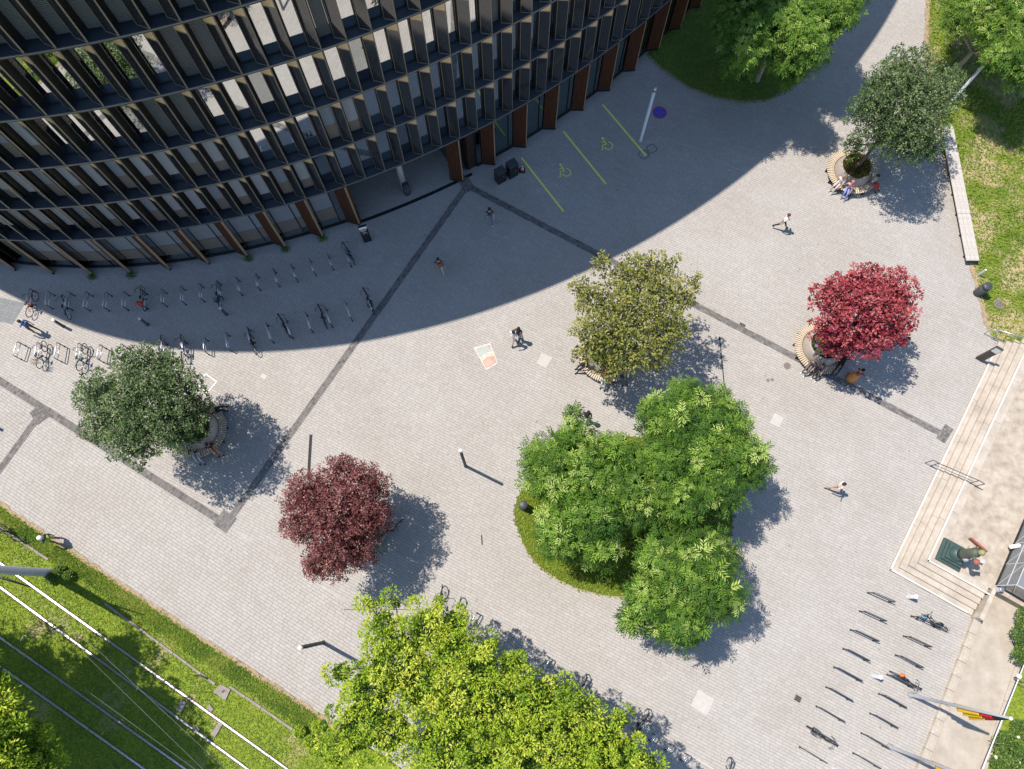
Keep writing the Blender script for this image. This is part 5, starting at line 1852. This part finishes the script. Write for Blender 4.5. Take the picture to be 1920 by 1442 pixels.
MB().box((.0, .42, 2.25), (1.0, .1, .3), R(-14)).build('rust_board', rust_m, sc)
MB().ellipsoid((.12, 0, 2.62), (.17, .17, .2), 14, 9).build('head', mat('painted_yellow', (0.24, 0.25, 0.11), .6), sc, True)
MB().ellipsoid((.3, -.42, 2.15), (.17, .17, .17), 14, 9).build('rust_ball', rust_m, sc, True)
MB().box((.42, -.3, 2.4), (.26, .22, .04), .3).build('white_tray', M['patch'], sc)

# glazed pavilion at the right edge of the terrace
pv_c = at(1868, 1098, ZT)
gp = thing('glass_pavilion', 'steel and glass pavilion at the right edge of the terrace', 'pavilion', tuple(pv_c), R(57.2))
PLn, PWd, PHt = 5.4, 2.6, 1.7
m = MB()
for x in np.linspace(0, PLn, 5):
    for y in (0, -PWd):
        m.tube([(x, y, 0), (x, y, PHt)], .035, 6)
    m.tube([(x, 0, PHt), (x, -PWd, PHt + .35)], .035, 6)
for y, z in ((0, PHt), (-PWd, PHt + .35), (0, .9), (-PWd, .9)):
    m.tube([(0, y, z), (PLn, y, z)], .03, 6)
for i in range(4):
    x0, x1 = PLn * i / 4, PLn * (i + 1) / 4
    m.tube([(x0, 0, 0), (x1, 0, PHt)], .014, 5)
m.build('steel_frame', M['light_pole'], gp)
for i in range(4):
    x0, x1 = PLn * i / 4 + .05, PLn * (i + 1) / 4 - .05
    for (ya, za, yb, zb) in ((0, .08, 0, PHt - .05), (-.05, PHt + .01, -PWd + .05, PHt + .34)):
        g = MB()
        dz = .012
        g.add([(x0, ya, za), (x1, ya, za), (x1, yb, zb), (x0, yb, zb), (x0, ya - dz, za + dz), (x1, ya - dz, za + dz), (x1, yb - dz, zb + dz), (x0, yb - dz, zb + dz)],
              [(0, 1, 2, 3), (7, 6, 5, 4), (0, 4, 5, 1), (1, 5, 6, 2), (2, 6, 7, 3), (3, 7, 4, 0)])
        g.build('glass_pane', M['roofglass'], gp)
m = MB()
for (x, y, sx, sy) in ((PLn / 2, .03, PLn, .08), (PLn / 2, -PWd, PLn, .08), (0, -PWd / 2, .08, PWd), (PLn, -PWd / 2, .08, PWd)):
    m.box((x, y, .04), (sx, sy, .1))
m.build('base_frame', M['black'], gp)
o = MB().lathe([(.11, 0), (.11, .5), (.08, .55)], (0, 0, 0), 14).build('vent_pipe', M['white'], None, True)
o.location = at(1893, 1026, ZT + .4)
o.rotation_euler = (0, R(75), R(10))
tag(o, 'white capped pipe on the side of the glass pavilion', 'pipe')

# ================================================================== TRAM TRACKS
def pxline(pts, z):
    return [at(x, y, z) for x, y in pts]


for i, pts in enumerate(([(-60, 1012), (60, 1097), (330, 1291), (480, 1398), (620, 1500)], [(-60, 1056), (0, 1099), (180, 1231), (330, 1341), (465, 1442), (560, 1512)],
                         [(-60, 1152), (0, 1195), (170, 1315), (345, 1441), (430, 1500)], [(-60, 1206), (22, 1263), (150, 1354), (272, 1442), (360, 1505)])):
    P0, P1 = at(*pts[0]), at(*pts[-1])
    d = (P1 - P0)
    c = (P0 + P1) / 2
    o = thing('tram_rail', ORD[i] + ' shiny tram rail counted from the plaza side', 'rail', (c.x, c.y, 0), math.atan2(d.y, d.x), 'tram rails')
    MB().bevbox((0, 0, .03), (d.length, .12, .06), .02).build('rail_head', M['rail'], o)
    MB().box((0, -.09, .012), (d.length, .05, .03)).box((0, .08, .012), (d.length, .03, .03)).build('rail_bed', M['railside'], o)
for pts, z in (([(160, 1228), (380, 1442), (440, 1500)], 5.6), ([(198, 1233), (410, 1430), (470, 1487)], 5.9), ([(160, 1293), (365, 1442), (430, 1490)], 5.6), ([(-40, 1048), (200, 1233)], 5.9)):
    w_ = MB().tube([tuple(at(x, y, z)) for x, y in pts], 0.007, 6).build('overhead_wire', M['wire'], None)
    tag(w_, {160: 'overhead tram wire with a pale clamp above the second rail' if pts[0][1] == 1228 else 'lowest overhead tram wire above the third rail', 198: 'overhead tram wire crossing the second rail', -40: 'dark overhead wire running from the tram pole'}[pts[0][0]], 'wire', 'overhead wires')
# big tram pole, left edge
b = at(92, 1074)
o = thing('tram_pole', 'thick grey tram mast rising at the left edge', 'mast', tuple(b))
MB().lathe([(.27, 0), (.27, .05), (.235, .08), (.2, 10.5)], (0, 0, 0), 24).build('mast', M['grey_pole'], o, True)
e = at(60, 1101, 5.9) - b
m = MB().tube([(0, 0, 6.3), (e.x * .5, e.y * .5, 6.25), (e.x, e.y, 5.95)], .035, 8)
m.tube([(0, 0, 5.6), (e.x, e.y, 5.95)], .02, 6)
m.build('bracket_arm', M['black'], o, True)
MB().tube([(e.x * .1, e.y * .1, 6.29), (e.x * .28, e.y * .28, 6.28)], .06, 10).build('insulator', M['white'], o, True)
# concrete covers between the rails
for pts, lab, hole in (([(401, 1297), (414, 1283), (433, 1292), (424, 1313)], 'square concrete cover with a dark slot on the tram lawn', True), ([(332, 1330), (341, 1311), (350, 1317), (341, 1336)], 'small concrete cover between the first rails', False), ([(396, 1376), (412, 1352), (419, 1357), (404, 1382)], 'concrete tie across the first track', False), ([(361, 1367), (370, 1359), (376, 1368), (367, 1374)], 'small brown plate below the second rail', False), ([(388, 1327), (394, 1320), (402, 1330), (396, 1334)], 'small plate above the first rail', False)):
    o = thing('concrete_cover', lab, 'cover', (0, 0, 0))
    cxy = [axy(*p) for p in pts]
    cx_, cy_ = sum(p[0] for p in cxy) / 4, sum(p[1] for p in cxy) / 4
    o.location = (cx_, cy_, 0)
    MB().prism([(x - cx_, y - cy_) for x, y in cxy], 0, .1).build('slab', M['conc'], o)
    if hole:
        MB().box((.05, 0, .1), (.16, .1, .006), R(40)).build('slot', M['black'], o)
tag(MB().tube([tuple(at(362, 1267, .1)), tuple(at(372, 1265, .25)), tuple(at(384, 1271, .3)), tuple(at(392, 1275, .02))], .03, 7).build('bent_pipe', M['dark_pole'], None, True), 'small bent dark pipe sticking out of the tram lawn', 'pipe')
m = MB().tube([tuple(at(38, 1203, .02)), tuple(at(44, 1191, .35))], .015, 6).tube([tuple(at(44, 1191, .35)), tuple(at(50, 1193, .35))], .015, 6)
tag(m.build('marker_rod', M['white'], None), 'thin white bent rod in the shade beside the third rail', 'rod')
# small thing on the paving left of the person with the outstretched arm
c = at(1529, 881)
m = MB()
bar2(m, (-.2, .12), (.3, -.14), .03)
bar2(m, (-.1, .2), (-.26, -.02), .025)
bar2(m, (.3, -.06), (.22, -.2), .025)
m2 = MB()
for (p_, q_) in (((-.2, .12), (.3, -.14)), ((-.1, .2), (-.26, -.02)), ((.32, -.06), (.24, -.22))):
    m2.tube([(*p_, .015), (*q_, .015)], .012, 6)
o = m2.build('bar_frame', M['grey_pole'], None, False, (c.x, c.y, 0))  # three thin grey bars forming a small open shape
tag(o, 'thin grey frame of bars lying left of the pointing person', 'bracket')
tag(MB().tube([tuple(at(645, 1143, .01)), tuple(at(740, 1143, .012)), tuple(at(830, 1141, .01))], .014, 5).build('dark_line', M['black'], None), 'thin dark line on the paving above the yellow-green trees', 'cable')  # thin dark line laid along the paving


# ================================================================== PEOPLE
SK = {'a': mat('skin_light', (0.55, 0.33, 0.24), .55), 'b': mat('skin_tan', (0.4, 0.22, 0.14), .55)}
CLO = {}


def cloth(c):
    if c not in CLO:
        CLO[c] = mat('cloth_%d' % len(CLO), c, .85, 0, .12, 14)
    return CLO[c]


PEND = []


def rotv(v, ax, ang):
    return Matrix.Rotation(ang, 3, ax) @ Vector(v)


def person(label, px_, face, pose, top, bottom, shoes, hair, skin='a', z=0.0, h=1.72, longhair=False, arms=(-20, 20), elb=(15, 15), stride=24, lean=4, skirt=False, legdir=(0, 0), armout=None, sleeves=False, extra=None, loc=None):
    """one continuous skinned body; local +x is where the person faces"""
    s = h / 1.72
    V, RD, EDG, TG = [], [], [], []

    def jn(p, r, parent, tg):
        V.append(Vector(p) * s)
        RD.append(r * s)
        TG.append(tg)
        if parent is not None:
            EDG.append((parent, len(V) - 1))
        return len(V) - 1
    hip = .92 if pose == 'stand' else .58
    if pose == 'lie':
        hip = .60
    ln = R(lean)
    if pose == 'lie':
        ln = R(-74)
    sp = lambda d: Vector((math.sin(ln) * d, 0, math.cos(ln) * d))
    H = Vector((0, 0, hip))
    pel = jn(H, .135, None, 'b')
    wai = jn(H + sp(.14), .12, pel, 't')
    che = jn(H + sp(.33), .15, wai, 't')
    sho = jn(H + sp(.46), .12, che, 't')
    nek = jn(H + sp(.55), .055, sho, 's')
    ch_ = jn(H + sp(.62) + Vector((.02, 0, 0)), .075, nek, 's')
    hd = jn(H + sp(.70) + Vector((.015, 0, 0)), .098, ch_, 's')
    jn(H + sp(.77) + Vector((.005, 0, 0)), .075, hd, 's')
    for k, sy in enumerate((-1, 1)):
        # leg
        a0 = jn(H + Vector((0, .095 * sy, -.03)), .10, pel, 'b')
        if pose == 'stand':
            th = R(stride) * sy
            kn = H + Vector((math.sin(th) * .43, .1 * sy, -.03 - math.cos(th) * .43))
            tk = th - R(18 if sy < 0 else 6)
            an = kn + Vector((math.sin(tk) * .41, 0, -math.cos(tk) * .41))
        elif pose == 'sit':
            sp_ = R(legdir[k])
            kn = H + Vector((math.cos(sp_) * .43, .1 * sy + math.sin(sp_) * .43, -.05))
            an = kn + Vector((.06 + .12 * k, .02 * sy, -.43))
        else:
            kn = H + Vector((.42, .1 * sy, .03 + .1 * k))
            an = kn + Vector((.4, .02 * sy, -.06 - .12 * k))
        mid = (H + Vector((0, .095 * sy, -.03)) + kn) / 2
        a1 = jn(mid, .088, a0, 'b')
        a2 = jn(kn, .062, a1, 'b')
        a3 = jn(kn.lerp(an, .4), .058, a2, 'b')
        a4 = jn(an, .042, a3, 'b')
        dz = -.05
        a5 = jn(an + Vector((.05, 0, dz)), .045, a4, 'o')
        jn(an + Vector((.17, .01 * sy, dz - .01)), .036, a5, 'o')
        # arm
        S_ = H + sp(.45) + Vector((0, .19 * sy, 0))
        b0 = jn(S_, .062, sho, 't')
        if armout and armout[0] == k:
            dr = Vector(armout[1]).normalized()
            el = S_ + dr * .28
            wr = el + (dr + Vector((0, 0, .1))).normalized() * .26
        else:
            ar = R(arms[k])
            el = S_ + Vector((math.sin(ar) * .28, .05 * sy, -math.cos(ar) * .28))
            er = ar + R(elb[k])
            wr = el + Vector((math.sin(er) * .25, -.02 * sy, -math.cos(er) * .25))
        b1 = jn((S_ + el) / 2, .05, b0, 't')
        b2 = jn(el, .042, b1, 't' if sleeves else 's')
        b3 = jn(wr, .03, b2, 't' if sleeves else 's')
        dr = (wr - el).normalized()
        nrm = dr.cross(Vector((0, sy, 0)))
        if nrm.length < .1:
            nrm = Vector((1, 0, 0))
        nrm.normalize()
        lat = dr.cross(nrm).normalized()
        pm = jn(wr + dr * .07, .03, b3, 's')
        for q, fl_ in enumerate((.075, .085, .08, .065)):
            f0 = jn(wr + dr * .11 + lat * (.027 - .018 * q), .009, pm, 's')
            f1 = jn(wr + dr * (.11 + fl_ * .6) + lat * (.029 - .019 * q) + nrm * .008, .0085, f0, 's')
            jn(wr + dr * (.11 + fl_) + lat * (.029 - .019 * q) + nrm * .025, .0075, f1, 's')
        t0 = jn(wr + dr * .06 + lat * .04, .010, pm, 's')
        jn(wr + dr * .10 + lat * .06 + nrm * .01, .009, t0, 's')
    b = Vector(loc) if loc else at(px_[0], px_[1], z)
    o = thing('person', label, 'person', (b.x, b.y, b.z if loc else z), R(face))
    me = bpy.data.meshes.new('body')
    me.from_pydata([tuple(v) for v in V], EDG, [])
    ob = link('body', me, o)
    bm = bmesh.new()
    bm.from_mesh(me)
    sl_ = bm.verts.layers.skin.verify()
    bm.verts.ensure_lookup_table()
    for i, v in enumerate(bm.verts):
        v[sl_].radius = (RD[i], RD[i] * (1.0))
        v[sl_].use_root = (i == 0)
        if TG[i] == 't' and i in (wai, che, sho):
            v[sl_].radius = (RD[i] * 1.12, RD[i] * .82)
    bm.to_mesh(me)
    bm.free()
    ob.modifiers.new('skin', 'SKIN')
    su = ob.modifiers.new('sub', 'SUBSURF')
    su.levels = su.render_levels = 1
    PEND.append((ob, V, EDG, TG, (SK[skin], cloth(top), cloth(bottom), cloth(shoes))))
    hc = (H + sp(.715)) * s
    hm = MB()
    hm.ellipsoid(tuple(hc + Vector((-.018, 0, .022)) * s), (.118 * s, .105 * s, .125 * s), 14, 10, zmin=-.55)
    if longhair:
        hm.tube([tuple(hc + Vector((-.06, 0, .02))), tuple(hc + Vector((-.12, 0, -.14))), tuple(hc + Vector((-.13, 0, -.34)))], [.095, .1, .05], 10)
    hm.build('hair', cloth(hair), o, True)
    fm = MB()
    for sy in (-1, 1):
        fm.ellipsoid(tuple(hc + Vector((.098, .036 * sy, 0.0)) * s), (.012, .014, .01), 6, 4, 1)
        fm.ellipsoid(tuple(hc + Vector((0, .1 * sy, -.01)) * s), (.025, .014, .034), 7, 5, 0)
    fm.ellipsoid(tuple(hc + Vector((.108, 0, -.025)) * s), (.02, .015, .025), 7, 5, 0)
    fm.ellipsoid(tuple(hc + Vector((.095, 0, -.07)) * s), (.01, .03, .007), 7, 4, 2)
    fm.build('face', [SK[skin], M['black'], mat('lips', (.4, .14, .12), .5) if 'lips' not in bpy.data.materials else bpy.data.materials['lips']], o, True)
    if skirt:
        sm = MB().lathe([(.36, .16), (.3, .5), (.2, .92), (.15, 1.02)], (0, 0, 0), 18)
        sm.build('skirt', cloth(bottom), o, True)
    if extra == 'backpack':
        MB().ellipsoid((-.2 * s, 0, 1.28 * s), (.11, .16, .22), 12, 8).build('backpack', cloth((.05, .09, .2)), o, True)
    if extra == 'bag':
        MB().ellipsoid((-.19 * s, 0, 1.18 * s), (.1, .17, .2), 12, 8).build('bag', cloth((.3, .1, .04)), o, True)
    if extra == 'helmet':
        MB().ellipsoid(tuple(hc + Vector((0, 0, .05))), (.15, .13, .12), 14, 8, zmin=-.3).build('helmet', cloth((.75, .78, .8)), o, True)
        MB().lathe([(.21, 1.02), (.21, 1.12)], (0, 0, 0), 14).lathe([(.215, 1.22), (.215, 1.3)], (0, 0, 0), 14).build('reflective_bands', cloth((.3, .45, .06)), o, True)
    return o


DK, JN = (.018, .018, .02), (.05, .08, .16)
person('person in white shirt and dark trousers striding across the upper plaza', (1461, 427), -15, 'stand', (.75, .72, .7), (.03, .03, .035), DK, (.12, .05, .03), stride=30)
person('person in white shirt and beige trousers walking beside a dark-haired companion', (962, 641), 60, 'stand', (.72, .7, .74), (.4, .36, .32), DK, DK, 'b', stride=20, arms=(-40, 30))
person('dark-haired person in jeans walking with a companion in white', (971.5, 635), 75, 'stand', (.06, .055, .06), JN, (.7, .7, .7), DK, longhair=True, stride=18)
person('person with long dark hair and jeans walking in the shade near the entrance', (919, 416), -80, 'stand', (.05, .04, .05), (.12, .16, .28), (.6, .6, .62), DK, longhair=True)
person('person in brown jacket with a brown bag walking through the building shadow', (826, 509), 110, 'stand', (.13, .08, .07), (.45, .4, .35), (.5, .46, .42), (.03, .02, .02), sleeves=True, extra='bag', stride=22)
person('person in blue shirt with backpack walking at the left racks', (69, 621), 165, 'stand', (.13, .2, .42), (.1, .06, .05), (.08, .05, .04), (.05, .03, .025), extra='backpack', arms=(-30, 35), stride=8)
person('person with white helmet and yellow-green stripes at the lawn edge', (110, 1013), 180, 'stand', (.05, .06, .09), (.06, .07, .11), DK, DK, extra='helmet', sleeves=True, stride=16)
person('person in white T-shirt pointing with an outstretched arm', (1561, 916), 165, 'stand', (.8, .8, .8), (.25, .17, .09), (.04, .03, .03), (.04, .022, .018), armout=(1, (.1, -.9, .1)) if False else (0, (.25, .95, .15)), stride=26)
person('person all in black walking just above the grass island', (1098, 787), 80, 'stand', DK, (.025, .022, .022), DK, (.02, .014, .012), sleeves=True, longhair=True, stride=18)
person('person in long rust-orange skirt walking in the crimson tree shade', (1594, 710), 20, 'stand', (.2, .05, .045), (.5, .22, .07), DK, (.02, .01, .01), skirt=True, armout=(0, (.7, -.7, -.3)), stride=10)


def seated(label, plk, ang, top, bottom, shoes, hair, skin='a', pose='sit', longhair=False, twist=0, **kw):
    """sits on the bench ring at angle ang (deg, world), looking outwards"""
    c = PW[plk]
    rr = 1.42
    a = R(ang)
    return person(label, (0, 0), ang + twist, pose, top, bottom, shoes, hair, skin, longhair=longhair, loc=(c.x + rr * math.cos(a), c.y + rr * math.sin(a), 0), **kw)


seated('person in white top sitting left on the bench near the plank bench', 'ne', 222, (.7, .66, .64), (.5, .42, .38), (.5, .48, .46), (.3, .17, .1))
seated('person in pink top and blue jeans sitting on the bench near the plank bench', 'ne', 248, (.62, .3, .32), (.2, .25, .5), (.3, .25, .3), (.45, .2, .17), longhair=True)
seated('person in red and grey sitting in tree shade on the bench near the plank bench', 'ne', 322, (.4, .42, .46), (.45, .06, .04), DK, DK, 'b')
seated('person in dark grey sitting at the lower left of the crimson tree bench', 'red', 232, (.12, .11, .11), (.14, .12, .12), (.65, .64, .62), (.1, .07, .055), longhair=True)
seated('second person in dark grey beside the first on the crimson tree bench', 'red', 252, (.1, .09, .09), (.06, .055, .05), (.6, .6, .6), (.08, .055, .04))
seated('person in black lying back on the crimson tree bench', 'red', 318, DK, DK, DK, DK, pose='lie', twist=-85)
seated('person in black with legs stretched out left on the olive tree bench', 'mid', 205, DK, DK, DK, (.02, .015, .012))
seated('red-haired person in dark green and pale jeans on the olive tree bench', 'mid', 262, (.03, .07, .05), (.42, .46, .47), DK, (.4, .1, .04), longhair=True)
seated('person in grey sitting in leaf shade on the olive tree bench', 'mid', 302, (.3, .28, .3), (.12, .12, .13), DK, (.06, .04, .03))
seated('person in black facing up the plaza on the bench by the racks', 'west', 52, DK, DK, DK, DK, twist=-25)
seated('dark-haired person in black top and tan trousers on the bench by the racks', 'west', 313, DK, (.42, .24, .14), DK, DK, 'b', longhair=True)
seated('person in black top and pale grey trousers on the bench by the racks', 'west', 272, DK, (.38, .38, .42), DK, DK, twist=25)
seated('person in grey shirt at the lower right of the purple tree bench', 'plum', 312, (.36, .35, .33), (.2, .22, .15), (.4, .36, .28), (.25, .2, .14))

dg = bpy.context.evaluated_depsgraph_get()
for ob, V, EDG, TG, mats in PEND:
    me = bpy.data.meshes.new_from_object(ob.evaluated_get(dg))
    me.name = 'body'
    for m_ in mats:
        me.materials.append(m_)
    n = len(me.polygons)
    cen = np.empty(n * 3)
    me.polygons.foreach_get('center', cen)
    cen = cen.reshape(-1, 3)
    A = np.array([V[a] for a, b_ in EDG])
    B = np.array([V[b_] for a, b_ in EDG])
    ab = B - A
    t = np.clip(((cen[:, None] - A[None]) * ab[None]).sum(2) / np.maximum(1e-9, (ab * ab).sum(1))[None], 0, 1)
    dist = np.linalg.norm(cen[:, None] - (A[None] + t[..., None] * ab[None]), axis=2)
    bi = dist.argmin(1)
    code = {'s': 0, 't': 1, 'b': 2, 'o': 3}
    eg = np.array([[code[TG[a]], code[TG[b_]]] for a, b_ in EDG])
    tt = t[np.arange(n), bi]
    mi = np.where(tt < .5, eg[bi, 0], eg[bi, 1])
    me.polygons.foreach_set('material_index', mi.astype(np.int32))
    me.polygons.foreach_set('use_smooth', [True] * n)
    ob.modifiers.clear()
    ob.data = me
